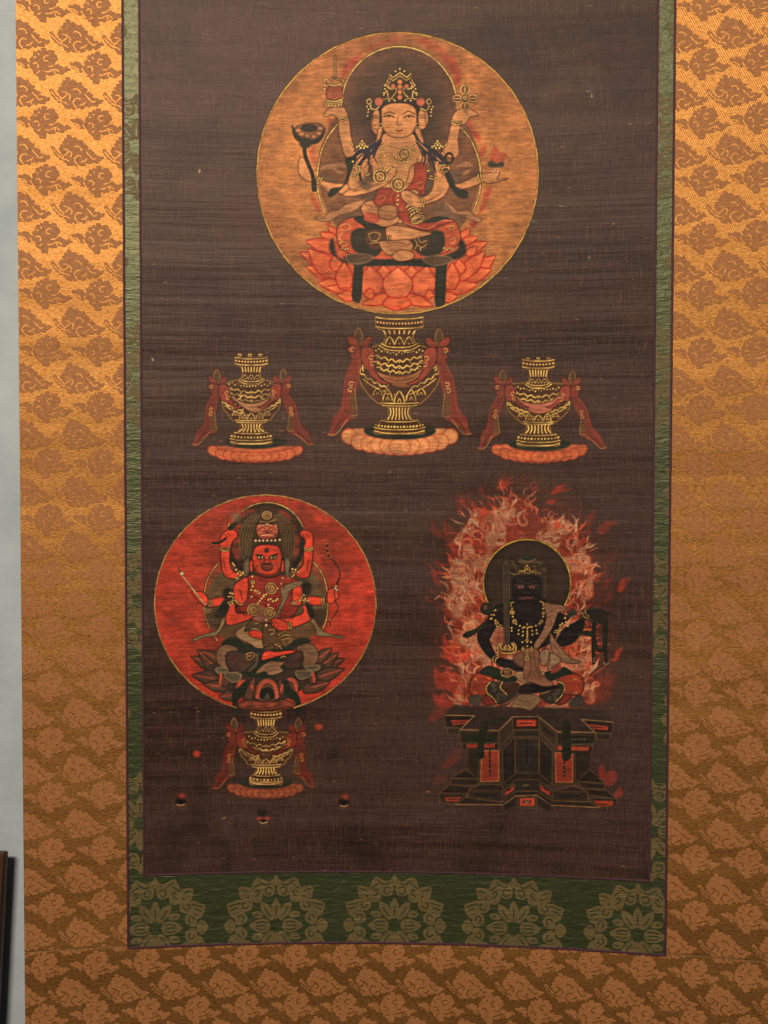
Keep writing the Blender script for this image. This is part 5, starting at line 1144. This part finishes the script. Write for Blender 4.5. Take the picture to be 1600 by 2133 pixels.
# ---- aged dark silk (shared by the bare ground and, below the pigment, by the painted patches)
def silk_nodes(t, p):
    pat = t.noise(t.mapping(p, (7., 1, 11.)), 1.0, 5., .65)
    hue = t.noise(t.mapping(p, (11., 1, 26.), loc=(4.4, 0, 9.2)), 1.0, 5., .7, .3)
    band = t.noise(t.mapping(p, (3., 1, 85.)), 1.0, 4., .6)
    thr = t.noise(t.mapping(p, (30., 1, 560.)), 1.0, 4., .7)
    thv = t.noise(t.mapping(p, (560., 1, 44.)), 1.0, 3., .65)
    spk = t.noise(t.mapping(p, (300., 1, 430.)), 1.0, 3., .7)
    painted_sheen = t.noise(t.mapping(p, (1.6, 1, 17.), loc=(3.1, 0, 1.7)), 1.0, 3., .55)
    stain = t.noise(t.mapping(p, (9., 1, 7.), loc=(7.3, 0, 2.2)), 1.0, 6., .7, .4)
    base = t.mix(t.ramp(pat, .36, .66), col4((48, 29, 29)), col4((54, 38, 26)))
    base = t.mix(t.ramp(hue, .52, .68, 0., .75), base, col4((64, 47, 27)))
    base = t.mix(t.ramp(hue, .47, .32, 0., .7), base, col4((56, 29, 25)))
    cloud = t.noise(t.mapping(p, (3.2, 1, 4.6), loc=(2.7, 0, 8.4)), 1.0, 5., .6, .5)
    base = t.mix(t.ramp(cloud, .45, .68, 0., .6), base, col4((82, 60, 50)))
    base = t.mix(t.ramp(cloud, .46, .3, 0., .5), base, col4((36, 23, 22)))
    base = t.mix(t.ramp(painted_sheen, .45, .66, 0., .75), base, col4((66, 49, 46)))  # light and dark sheen bands, painted into the silk's base colour
    base = t.mix(t.ramp(painted_sheen, .49, .33, 0., .75), base, col4((31, 20, 18)))
    base = t.mix(t.ramp(band, .46, .74, 0., .6), base, col4((72, 53, 49)))
    base = t.mix(t.ramp(band, .48, .26, 0., .6), base, col4((29, 18, 17)))
    zone = t.ramp(t.noise(t.mapping(p, (8., 1, 14.), loc=(1.3, 0, 5.1)), 1.0, 4., .65), .34, .66, .25, 1.)
    base = t.mix(t.math('MULTIPLY', zone, t.ramp(thr, .54, .76, 0., .8)), base, col4((104, 78, 66)))
    base = t.mix(t.math('MULTIPLY', zone, t.ramp(thr, .47, .26, 0., .75)), base, col4((20, 13, 13)))
    base = t.mix(t.ramp(thv, .53, .76, 0., .6), base, col4((96, 70, 54)))
    base = t.mix(t.ramp(thv, .46, .26, 0., .45), base, col4((22, 14, 13)))
    base = t.mix(t.ramp(spk, .48, .24, 0., .65), base, col4((20, 13, 12)))
    base = t.mix(t.ramp(spk, .56, .8, 0., .45), base, col4((96, 72, 58)))
    base = t.mix(t.ramp(stain, .54, .7, 0., .62), base, col4((27, 17, 17)))
    base = t.mix(t.ramp(stain, .44, .28, 0., .5), base, col4((74, 50, 38)))
    fl = t.noise(t.mapping(p, (70., 1, 210.)), 1.0, 2., .5)
    base = t.mix(t.ramp(fl, .7, .76, 0., .55), base, col4((150, 112, 78)))
    return base, thr, thv, band, spk
def silk_bump(t, p, thr, thv, band):
    h = t.math('ADD', t.math('MULTIPLY', thr, .00022), t.math('MULTIPLY', thv, .0001))
    h = t.math('ADD', h, t.math('MULTIPLY', band, .0013))
    return t.bump(h, .8, 1.0, ripple(t, p, .8))
def silk_material():
    m, t, b = material('aged_silk'); p = t.pos()
    base, thr, thv, band, spk = silk_nodes(t, p)
    t.set(b.inputs['Base Color'], base); b.inputs['Roughness'].default_value = .5
    b.inputs['Specular IOR Level'].default_value = .24; b.inputs['Specular Tint'].default_value = (1, .82, .73, 1)
    t.set(b.inputs['Normal'], silk_bump(t, p, thr, thv, band)); return m
def pigment_material():
    m, t, b = material('pigment_on_silk'); p = t.pos()
    base, thr, thv, band, spk = silk_nodes(t, p)
    at = t.add('ShaderNodeVertexColor', layer_name='pigment')
    wear = t.math('SUBTRACT', 1., t.math('ADD', t.ramp(thr, .58, .8, 0., .4), t.math('ADD', t.ramp(thr, .44, .24, 0., .4), t.ramp(spk, .44, .2, 0., .4))))
    a = t.math('MULTIPLY', at.outputs['Alpha'], wear, clamp=True)
    shade = t.math('ADD', .82, t.math('MULTIPLY', t.math('ADD', thr, thv), .18))
    hsv = t.add('ShaderNodeHueSaturation'); t.set(hsv.inputs['Color'], at.outputs['Color']); t.set(hsv.inputs['Value'], shade)
    t.set(b.inputs['Base Color'], t.mix(a, base, hsv.outputs[0]))
    b.inputs['Roughness'].default_value = .55; b.inputs['Specular IOR Level'].default_value = .2; b.inputs['Specular Tint'].default_value = (1, .85, .72, 1)
    t.set(b.inputs['Normal'], silk_bump(t, p, thr, thv, band)); return m

# ---- gold brocade: a glossy satin ground, a duller raised weft for the clouds
def brocade(kind):
    m, t, b = material('brocade_'+kind); p = t.pos()
    tw = t.wave(t.mapping(p, (1, 1, 1), (0, math.radians(27 if kind == 'ground' else -24), 0)), 168., .8, 60., 'X')
    weft = t.noise(t.mapping(p, (240., 1, 560.)), 1.0, 3., .7)
    soft = t.noise(t.mapping(p, (14., 1, 22.)), 1.0, 3., .6)
    if kind == 'ground':
        c = t.mix(soft, (.475, .220, .060, 1), (.385, .168, .041, 1))
        c = t.mix(t.math('MULTIPLY', t.ramp(tw, .25, .75), .42), c, (.20, .075, .014, 1))
        c = t.mix(t.ramp(weft, .45, .75, 0., .5), c, (.70, .37, .12, 1))
        c = t.mix(t.ramp(weft, .47, .26, 0., .75), c, (.15, .052, .010, 1))
        t.set(b.inputs['Base Color'], c)
        b.inputs['Metallic'].default_value = .9; b.inputs['Roughness'].default_value = .54
        h = t.math('ADD', t.math('MULTIPLY', tw, .00014), t.math('MULTIPLY', weft, .00030))
    else:
        c = t.mix(soft, col4((166, 112, 66)), col4((146, 95, 53)))
        c = t.mix(t.ramp(weft, .5, .76, 0., .7), c, col4((200, 136, 80)))
        c = t.mix(t.ramp(weft, .47, .24, 0., .72), c, col4((100, 58, 27)))
        c = t.mix(t.math('MULTIPLY', t.ramp(tw, .25, .75), .22), c, col4((104, 60, 28)))
        t.set(b.inputs['Base Color'], c)
        b.inputs['Metallic'].default_value = .04; b.inputs['Roughness'].default_value = .65; b.inputs['Specular IOR Level'].default_value = .25
        h = t.math('ADD', t.math('MULTIPLY', weft, .0003), t.math('MULTIPLY', tw, .00008))
    t.set(b.inputs['Normal'], t.bump(h, .8, 1.0, ripple(t, p, 1.5))); return m

def green_silk(kind):
    m, t, b = material('green_silk_'+kind); p = t.pos()
    rib = t.noise(t.mapping(p, (26., 1, 620.)), 1.0, 3., .65)
    cr = t.noise(t.mapping(p, (60., 1, 190.)), 1.0, 3., .6, .6)
    soft = t.noise(t.mapping(p, (12., 1, 20.)), 1.0, 3., .6)
    if kind == 'ground':
        c = t.mix(soft, col4((33, 41, 23)), col4((45, 53, 30)))
        c = t.mix(t.ramp(rib, .5, .8, 0., .4), c, col4((84, 96, 58)))
        b.inputs['Roughness'].default_value = .46; b.inputs['Specular IOR Level'].default_value = .7; b.inputs['Specular Tint'].default_value = (1, 1, .58, 1)
    else:
        c = t.mix(soft, col4((106, 89, 54)), col4((84, 73, 44)))
        c = t.mix(t.ramp(rib, .52, .76, 0., .6), c, col4((150, 124, 74)))
        c = t.mix(t.ramp(rib, .46, .26, 0., .75), c, col4((46, 50, 28)))
        b.inputs['Roughness'].default_value = .6; b.inputs['Specular IOR Level'].default_value = .25
    t.set(b.inputs['Base Color'], c)
    h = t.math('ADD', t.math('MULTIPLY', rib, .00035), t.math('MULTIPLY', cr, .0013))
    t.set(b.inputs['Normal'], t.bump(h, .8, 1.0, ripple(t, p, .8))); return m

def plain(name, ca, cb, scale, rough, bump=.0004, spec=.3, mp=(1, 1, 1)):
    m, t, b = material(name); p = t.pos()
    n = t.noise(t.mapping(p, mp), scale, 4., .6)
    t.set(b.inputs['Base Color'], t.mix(t.ramp(n, .3, .7), col4(ca), col4(cb)))
    b.inputs['Roughness'].default_value = rough; b.inputs['Specular IOR Level'].default_value = spec
    t.set(b.inputs['Normal'], t.bump(t.math('MULTIPLY', n, bump), .6, 1.0)); return m

M_SILK, M_PIG = silk_material(), pigment_material()
M_BG, M_BM = brocade('ground'), brocade('cloud')
M_GG, M_GM = green_silk('ground'), green_silk('medallion')
M_CORD = plain('purple_cord', (58, 28, 40), (78, 42, 54), 900., .7, .0006)
M_PAPER = plain('backing_paper', (150, 130, 96), (168, 148, 112), 60., .9)
M_WALL = plain('gallery_wall', (150, 162, 166), (170, 180, 184), 14., .85, .003, .2)
M_WOOD = plain('dark_wood', (58, 34, 22), (86, 54, 36), 1., .5, .0006, .4, (90, 90, 6))

# ---------------------------------------------------------------- structure: wall
def box(name, x0, x1, y0, y1, z0, z1, mat, bev=.0, parent=None):
    bm = bmesh.new(); bmesh.ops.create_cube(bm, size=1.)
    for v in bm.verts: v.co = Vector((x0+(v.co.x+.5)*(x1-x0), y0+(v.co.y+.5)*(y1-y0), z0+(v.co.z+.5)*(z1-z0)))
    if bev: bmesh.ops.bevel(bm, geom=bm.edges[:], offset=bev, segments=2, affect='EDGES')
    me = bpy.data.meshes.new(name); bm.to_mesh(me); bm.free(); return link(name, me, mat, parent)
wall = box('wall', -1.6, 1.6, .004, .05, -1.6, 1.6, M_WALL); wall['kind'] = 'structure'

# ---------------------------------------------------------------- the hanging scroll and its cloth parts
scroll = bpy.data.objects.new('hanging_scroll', None); COL.objects.link(scroll)
scroll.location = (0, 0, 0)
tag(scroll, 'old silk hanging scroll with Buddhist deities, gold cloud brocade mount and green inner border', 'hanging scroll')
XL0, XL1, XP0, XP1, XR0, XR1 = -736.5, -531., -498., 548., 581., 786.
ZT, ZB, ZG, ZP = 1320., -1330., -910., -758.
sheet('backing_paper', XL0+1, XR1-1, ZB+1, ZT-1, -2.2, M_PAPER, scroll, 24., .5)
br_l = sheet('brocade_strip', XL0, XL1, -905., ZT, 0., M_BG, scroll); br_l['label'] = 'gold cloud brocade strip at the left'
br_r = sheet('brocade_strip', XR0, XR1, -905., ZT, 0., M_BG, scroll); br_r['label'] = 'gold cloud brocade strip at the right'
br_b = sheet('brocade_panel', XL0, XR1, ZB, -906.5, 0., M_BG, scroll); br_b['label'] = 'gold cloud brocade panel across the bottom'
gr_l = sheet('green_border', XL1, XP0, ZP, ZT, .4, M_GG, scroll, 12.); gr_l['label'] = 'narrow green silk border at the left'
gr_r = sheet('green_border', XP1, XR0, ZP, ZT, .4, M_GG, scroll, 12.); gr_r['label'] = 'narrow green silk border at the right'
gr_b = sheet('green_border', XL1, XR0, ZG, ZP-.5, .4, M_GG, scroll, 12.); gr_b['label'] = 'wide green silk border with lotus medallions at the bottom'
painting = sheet('painting', XP0, XP1, ZP, ZT, .5, M_SILK, scroll); painting['label'] = 'dark aged silk painting with deities and vases'

def cord(pts, w, h, name='piping_cord'):
    """a thin rounded cord sewn along a straight seam (sheet coordinates)"""
    (xa, za), (xb, zb) = pts; L = math.hypot(xb-xa, zb-za); n = int(L/12)+1
    t = np.linspace(0, 1, n); x = xa+(xb-xa)*t; z = za+(zb-za)*t
    rng = np.random.default_rng(int(abs(xa*7+zb*3))); wob = (rng.random(n)-.5)*.7
    nx, nz = -(zb-za)/L, (xb-xa)/L
    a = np.linspace(0, math.pi, 7)
    X = x[:, None]+nx*(np.cos(a)*w/2+wob[:, None]); Z = z[:, None]+nz*(np.cos(a)*w/2+wob[:, None]); O = .3+np.sin(a)[None]*h*(1+.25*wob[:, None])
    co = bend(X, Z, O).reshape(-1, 3); I = np.arange(n*7).reshape(n, 7)
    q = np.stack([I[:-1, :-1], I[:-1, 1:], I[1:, 1:], I[1:, :-1]], -1).reshape(-1, 4)
    return link(name, mesh_np(name, co, q), M_CORD, scroll)
cord([(XL1, ZG), (XL1, ZT)], 5., 1.6); cord([(XR0, ZG), (XR0, ZT)], 5., 1.6); cord([(XL1-2, ZG), (XR0+2, ZG)], 5.5, 1.7)
cord([(XP0, ZP), (XP0, ZT)], 4.6, 1.4); cord([(XP1, ZP), (XP1, ZT)], 4.6, 1.4); cord([(XP0-2, ZP), (XP1+2, ZP)], 4.6, 1.4)

# ---------------------------------------------------------------- woven motifs
from mathutils.geometry import delaunay_2d_cdt
def motif_obj(name, parent, mats, cx, cz, scale, blobs, grooves, clip, h=.6, gw=2.5, lobes=0.):
    """blobs: outlines (y down) raised with a sloped edge; grooves: lines showing the ground weave"""
    bm = bmesh.new()
    for P in blobs:
        P = smooth_pts(pts_of(P), True, 6)*scale; P[:, 1] *= -1
        if lobes:
            dd = np.hypot(*(np.roll(P, -1, 0)-P).T); s_ = np.r_[0, np.cumsum(dd)[:-1]]; tot = dd.sum(); nl = max(3, int(round(tot/lobes)))
            dn = np.roll(P, -1, 0)-np.roll(P, 1, 0); dn /= np.maximum(np.hypot(dn[:, 0], dn[:, 1])[:, None], 1e-6)
            ar = np.sum(P[:, 0]*np.roll(P[:, 1], -1)-np.roll(P[:, 0], -1)*P[:, 1]); sgn = 1 if ar > 0 else -1
            P = P+np.stack([dn[:, 1], -dn[:, 0]], 1)*sgn*((np.abs(np.sin(s_/tot*nl*math.pi))-.62)*2.1)[:, None]
        d = np.roll(P, -2, 0)-np.roll(P, 2, 0); d /= np.maximum(np.hypot(d[:, 0], d[:, 1])[:, None], 1e-6)
        area2 = np.sum(P[:, 0]*np.roll(P[:, 1], -1)-np.roll(P[:, 0], -1)*P[:, 1])
        if area2 < 0: P = P[::-1]; d = -d[::-1]
        nrm = np.stack([d[:, 1], -d[:, 0]], 1); Q = P+nrm*.7
        n = len(P)
        r = delaunay_2d_cdt([Vector(p) for p in P], [(i, (i+1) % n) for i in range(n)], [list(range(n))], 1, 1e-4)
        vt = [bm.verts.new((cx+v[0], h, cz+v[1])) for v in r[0]]
        for fc in r[2]:
            try: bm.faces.new([vt[i] for i in fc])
            except ValueError: pass
        vo = [bm.verts.new((cx+x, .1, cz+y)) for x, y in Q]; vi = [bm.verts.new((cx+x, h-.01, cz+y)) for x, y in P]
        for i in range(n):
            j = (i+1) % n
            bm.faces.new((vo[i], vo[j], vi[j], vi[i]))
    for Gv in grooves:
        P = pts_of(Gv)
        P = smooth_pts(P, False, 4)*scale; P[:, 1] *= -1
        d = np.gradient(P, axis=0); d /= np.maximum(np.hypot(d[:, 0], d[:, 1])[:, None], 1e-6); nn = np.stack([-d[:, 1], d[:, 0]], 1)*gw/2
        tp = np.clip(np.minimum(np.arange(len(P)), np.arange(len(P))[::-1])/2.+.45, 0, 1)[:, None]
        A = P+nn*tp; B = P-nn*tp
        va = [bm.verts.new((cx+x, h+.08, cz+y)) for x, y in A]; vb = [bm.verts.new((cx+x, h+.08, cz+y)) for x, y in B]
        for i in range(len(P)-1):
            f = bm.faces.new((vb[i], vb[i+1], va[i+1], va[i])); f.material_index = 1
    x0, x1, z0, z1 = clip
    xs = [v.co.x for v in bm.verts]; zs = [v.co.z for v in bm.verts]
    if max(xs) < x0 or min(xs) > x1 or max(zs) < z0 or min(zs) > z1: bm.free(); return None
    for lim, ax, sg, need in ((x0, 0, -1, min(xs) < x0), (x1, 0, 1, max(xs) > x1), (z0, 2, -1, min(zs) < z0), (z1, 2, 1, max(zs) > z1)):
        if need:
            co = Vector((0, 0, 0)); co[ax] = lim; no = Vector((0, 0, 0)); no[ax] = sg
            bmesh.ops.bisect_plane(bm, geom=bm.verts[:]+bm.edges[:]+bm.faces[:], dist=1e-5, plane_co=co, plane_no=no, clear_outer=True)
    if len(bm.faces) < 3: bm.free(); return None
    co = np.array([v.co[:] for v in bm.verts]); Wd = bend(co[:, 0], co[:, 2], co[:, 1])
    for v, w in zip(bm.verts, Wd): v.co = w
    me = bpy.data.meshes.new(name); bm.to_mesh(me); bm.free()
    return link(name, me, mats, parent)

def rel(s, cx, cy): return pts_of(s)-np.array([[cx, cy]])
CA = [rel("880,440 905,470 925,498 962,490 1000,500 1018,535 1060,528 1100,540 1118,575 1135,600 1170,612 1188,645 1182,680 1215,685 1250,695 1278,728 1268,770 1300,770 1340,772 1372,796 1405,792 1442,808 1415,842 1375,862 1345,900 1310,905 1285,898 1258,895 1235,918 1195,922 1168,900 1150,930 1120,955 1085,962 1045,938 1010,962 975,968 930,955 895,970 855,966 822,932 800,900 785,860 800,815 772,768 740,735 722,700 728,655 752,625 785,612 778,575 795,545 812,512 845,500 850,462", 1016, 728),
      rel("592,660 625,668 655,695 678,735 715,748 748,760 780,800 812,838 800,872 770,880 735,868 700,835 660,805 635,770 612,735 596,700", 1016, 728)]
GA = ["-412,-32 -372,10 -332,58 -242,138", "-342,-12 -292,28 -232,78 -162,18 -160,-22 -232,-37", "-162,-12 -107,18 -102,68 -122,103", "-232,78 -242,128 -182,138 -137,173", "68,78 8,63 -42,108 -47,158 8,238", "158,108 118,148 48,178", "118,150 135,200",
      "-52,-72 -30,-90 18,-87 63,-42 58,-12", "-165,-145 -150,-130", "138,-12 198,58 258,113 308,88"]
CB = [rel("480,-12 508,5 525,38 558,38 590,22 625,30 648,62 662,95 690,120 694,160 672,195 650,225 630,255 618,280 655,262 692,250 730,262 762,290 800,296 838,284 868,300 892,320 855,340 826,352 800,382 765,402 730,406 695,386 660,402 622,422 585,434 545,424 510,430 498,456 512,488 485,512 450,522 415,508 395,478 380,448 345,432 320,398 300,370 285,335 268,300 262,262 272,222 272,180 290,150 318,134 314,100 332,72 372,58 395,36 432,44 448,12", 480, 264),
      rel("30,192 62,204 92,196 125,184 155,180 190,192 215,212 240,240 262,275 280,315 300,352 262,345 225,338 190,345 160,318 130,295 95,280 68,252 48,222", 480, 264)]
GB = ["87,-146 32,-146 2,-106 22,-61 72,-66", "-168,-1 -118,-21 -83,24 -98,64", "-248,4 -233,54 -188,104 -168,124", "12,109 72,114 152,74 202,74 252,119", "162,74 172,110 177,144", "72,29 120,22 152,9", "-108,144 -80,120 -58,104", "-428,-6 -368,4 -318,34 -303,74", "-358,24 -352,60 -335,80", "-158,-126 -135,-112 -118,-106", "-93,-171 -75,-160 -68,-146"]
SC = 1/8.*.955
def strip_motifs(parent, xA, xB, zA, per, zoff, dx, clip, nA, nB, rows, slope=0., seed=1):
    rng = np.random.default_rng(seed); J = lambda: rng.uniform(-1.3, 1.3)
    for j in range(rows[0], rows[1]):
        for i in range(*nA):
            motif_obj('cloud_motif', parent, [M_BM, M_BG], xA+i*dx+J(), zA-j*per+J(), SC*rng.uniform(.97, 1.03), CA, GA, clip, lobes=9.)
        for i in range(*nB):
            motif_obj('cloud_motif', parent, [M_BM, M_BG], xB+i*dx+J(), zA-zoff-j*per+J(), SC*rng.uniform(.97, 1.03), CB, GB, clip, lobes=9.)
strip_motifs(br_l, -621., -683., 957., 114.4, 58., 102.6, (XL0+.6, XL1-2.5, -904, ZT), (-1, 2), (0, 2), (-2, 17))
strip_motifs(br_r, 695., 638., 951., 114.5, 56., 101.5, (XR0+2.5, XR1, -904, ZT), (-1, 2), (0, 2), (-2, 17))
for r, (zz, x0, which) in enumerate(((-889., -641., 0), (-942.5, -699., 1), (-996.5, -641., 0), (-1048., -699., 1), (-1101., -641., 0), (-1153., -699., 1), (-1206., -641., 0))):
    for i in range(-1, 16):
        motif_obj('cloud_motif', br_b, [M_BM, M_BG], x0+i*102.9+1.2*math.sin(i*2.1+r), zz+1.3*math.sin(i*1.7+r*2.), SC*(.98+.02*math.sin(i*3.3+r)), (CA, CB)[which], (GA, GB)[which], (XL0+.6, XR1, ZB, -907.5), lobes=9.)

# lotus medallions of the green silk
def mirror(P, sx, sz): return pts_of(P)*np.array([[sx, sz]])
def medallion(parent, cx, cz, clip):
    q = ["15,-440 22,-510 80,-548 150,-585 235,-618 285,-560 302,-505 340,-440 332,-350 270,-298 200,-308 172,-360 165,-410 140,-385 95,-372 40,-390",
         "312,-472 400,-502 468,-488 462,-420 442,-352 365,-372 338,-420",
         "296,-270 312,-330 370,-358 430,-335 485,-332 550,-305 618,-275 604,-200 572,-130 515,-95 518,-45 480,-12 420,-20 372,-60 366,-125 395,-160 425,-175 380,-185 322,-205",
         "190,-297 110,-272 40,-190 18,-110 60,-70 112,-95 168,-160 192,-230", "292,-172 205,-182 165,-125 195,-100 268,-108 296,-140"]
    blobs = [mirror(p, a, b) for p in q for a in (1, -1) for b in (1, -1)]
    blobs += [mirror("0,-648 40,-590 88,-558 72,-538 0,-515 -72,-538 -88,-558 -40,-590", 1, b) for b in (1, -1)]
    blobs += [mirror("0,-345 42,-290 55,-240 32,-170 0,-78 -32,-170 -55,-240 -42,-290", 1, b) for b in (1, -1)]
    blobs += [mirror("652,-2 620,-62 565,-92 525,-40 508,0 525,40 565,92 620,62", a, 1) for a in (1, -1)]
    blobs += [mirror("338,0 280,-52 200,-82 110,-70 78,0 110,70 200,82 280,52", a, 1) for a in (1, -1)]
    g = ["60,-430 90,-400 130,-430 125,-480 80,-490 40,-470", "270,-370 230,-400 210,-440 240,-460 262,-420", "340,-270 370,-230 415,-240 420,-290 385,-300", "440,-60 410,-90 425,-140 470,-130 478,-90", "60,-110 110,-170 150,-240", "90,-90 150,-150", "215,-150 250,-145 275,-145", "60,-545 130,-520 230,-590", "200,-540 260,-500 300,-470", "350,-440 400,-460 440,-470", "400,-400 430,-420", "440,-300 520,-280 590,-260", "480,-240 540,-220 580,-200", "470,-180 530,-150", "20,-530 40,-560", "330,-340 350,-300", "200,-320 250,-330", "380,-40 430,-35", "560,-60 600,-40", "110,-40 190,-50 260,-30"]
    gro = [mirror(p, a, b) for p in g for a in (1, -1) for b in (1, -1)]+[mirror("120,0 200,-4 260,0", a, 1) for a in (1, -1)]+["0,-120 0,-200 0,-260"]
    t = np.radians(np.arange(0, 361, 30)); ring = np.stack([np.cos(t)*62, np.sin(t)*66], 1)
    gro.append(ring)
    return motif_obj('lotus_medallion', parent, [M_GM, M_GG], cx, cz, 1/5.926*.985, blobs, gro, clip, h=.95, gw=2.9)
for x in (-475.8, -225.6, 23.7, 273.2, 525.5): medallion(gr_b, x, -872., (XL1+2.5, XR0-2.5, ZG+2.5, ZP-2.5))
for k in range(-2, 4):
    zz = -190.-464.*(k-1)
    medallion(gr_l, -505., zz+6, (XL1+2.5, XP0-2.2, ZP-1, ZT)); medallion(gr_l, -631., zz-232+4, (XL1+2.5, XP0-2.2, ZP-1, ZT))
    medallion(gr_r, 551., zz, (XP1+2.2, XR0-2.5, ZP-1, ZT)); medallion(gr_r, 676., zz-232, (XP1+2.2, XR0-2.5, ZP-1, ZT))

# ---------------------------------------------------------------- pigment patches
PART_LABEL = {('top', 'painted_disc'): 'golden moon disc behind the pale deity', ('top', 'painted_halo'): 'brown halo with gold rim behind the pale deity', ('top', 'painted_lotus'): 'orange red lotus throne in the golden disc', ('top', 'painted_deity'): 'pale gold six-armed crowned deity in the golden disc',
    ('red', 'painted_disc'): 'red sun disc at the lower left', ('red', 'painted_halo'): 'dark halo inside the red disc', ('red', 'painted_lotus'): 'dark lotus throne in the red disc', ('red', 'painted_deity'): 'red wrathful six-armed deity holding bow and arrow',
    ('dark', 'painted_flames'): 'cream and red flames around the black deity', ('dark', 'painted_throne'): 'stepped block throne with red panels', ('dark', 'painted_halo'): 'dark round halo with gold rim', ('dark', 'painted_deity'): 'black seated deity holding an upright sword and a rope',
    'vase_centre': 'of the large centre vase', 'vase_left': 'of the left small vase', 'vase_right': 'of the right small vase', 'vase_low': 'of the vase below the red disc'}
GAIN = 1.0
def pigment_patch(c, gain):
    C, A, pid = c.result(); h, w = A.shape; cell = 2*RES
    lin = np.where(C <= .04045, C/12.92, ((C+.055)/1.055)**2.4)*gain
    gx = c.x0+(np.arange(w)+.5)*cell; gy = c.y0+(np.arange(h)+.5)*cell
    PXX, PYY = np.meshgrid(gx, gy); X, Z = unproject(PXX, PYY)
    co = bend(X, Z, np.full_like(X, .85)).reshape(-1, 3)
    I = np.arange(h*w).reshape(h, w)
    q = np.stack([I[1:, :-1], I[1:, 1:], I[:-1, 1:], I[:-1, :-1]], -1).reshape(-1, 4)
    Af = A.ravel(); keep = Af[q].max(1) > .02; q = q[keep]
    pf = pid.ravel()[q].max(1)
    # unassigned soft borders go to the first part of the group
    pf = np.where(pf < 0, 0, pf)
    rgba = np.concatenate([lin.reshape(-1, 3), Af[:, None]], 1)
    rgba[Af < .004, :3] = lin.reshape(-1, 3)[Af > .3].mean(0) if (Af > .3).any() else .05
    for k, pn in enumerate(c.parts):
        qq = q[pf == k]
        if len(qq) == 0: continue
        u, inv = np.unique(qq.ravel(), return_inverse=True)
        me = mesh_np(pn, co[u], inv.reshape(-1, 4))
        at = me.color_attributes.new('pigment', 'FLOAT_COLOR', 'POINT')
        at.data.foreach_set('color', np.ascontiguousarray(rgba[u], np.float32).ravel())
        o = link(pn, me, M_PIG, painting)
        lb = PART_LABEL.get((c.name, pn))
        if not lb and c.name in PART_LABEL: lb = {'painted_vase': 'gold patterned vase', 'painted_ribbon': 'red ribbons and swag', 'painted_lotus_base': 'lotus base'}[pn]+' '+PART_LABEL[c.name]
        if lb: o['label'] = lb
pigment_patch(paint_top(), np.array([.86, .79, .84]))
for c in paint_vases(): pigment_patch(c, .98)
pigment_patch(paint_red(), np.array([.98, 1.04, 1.04]))
pigment_patch(paint_dark(), .9)
for c in paint_small(): pigment_patch(c, 1.0)

# ---------------------------------------------------------------- the wooden post at the left
bm = bmesh.new()
def at_depth(px, py, Y):
    d = cam_dir(px-800., 1066.5-py, CAM_D); t = (Y-CAM.y)/d[1]
    return Vector((CAM.x+t*d[0], Y, CAM.z+t*d[2]))*PX
top = at_depth(15., 1774, -34.); low = at_depth(-3., 2133, -34.)
ax = (low-top).normalized()
def ring_at(c): return [bm.verts.new(c+Vector(v)) for v in ((0, -.004, 0), (0, .004, 0), (-.07, .004, 0), (-.07, -.008, 0), (-.0025, -.008, 0))]
r0 = ring_at(top); r1 = ring_at(top+ax*.5)
for i in range(5): bm.faces.new((r0[i], r0[(i+1) % 5], r1[(i+1) % 5], r1[i]))
bm.faces.new(r0[::-1]); bm.faces.new(r1)
bmesh.ops.recalc_face_normals(bm, faces=bm.faces[:])
bmesh.ops.bevel(bm, geom=bm.edges[:], offset=.0012, segments=2, affect='EDGES')
me = bpy.data.meshes.new('wooden_post'); bm.to_mesh(me); bm.free()
post = link('wooden_post', me, M_WOOD)
tag(post, 'dark brown wooden post cut off by the lower left edge, beside the scroll', 'post')
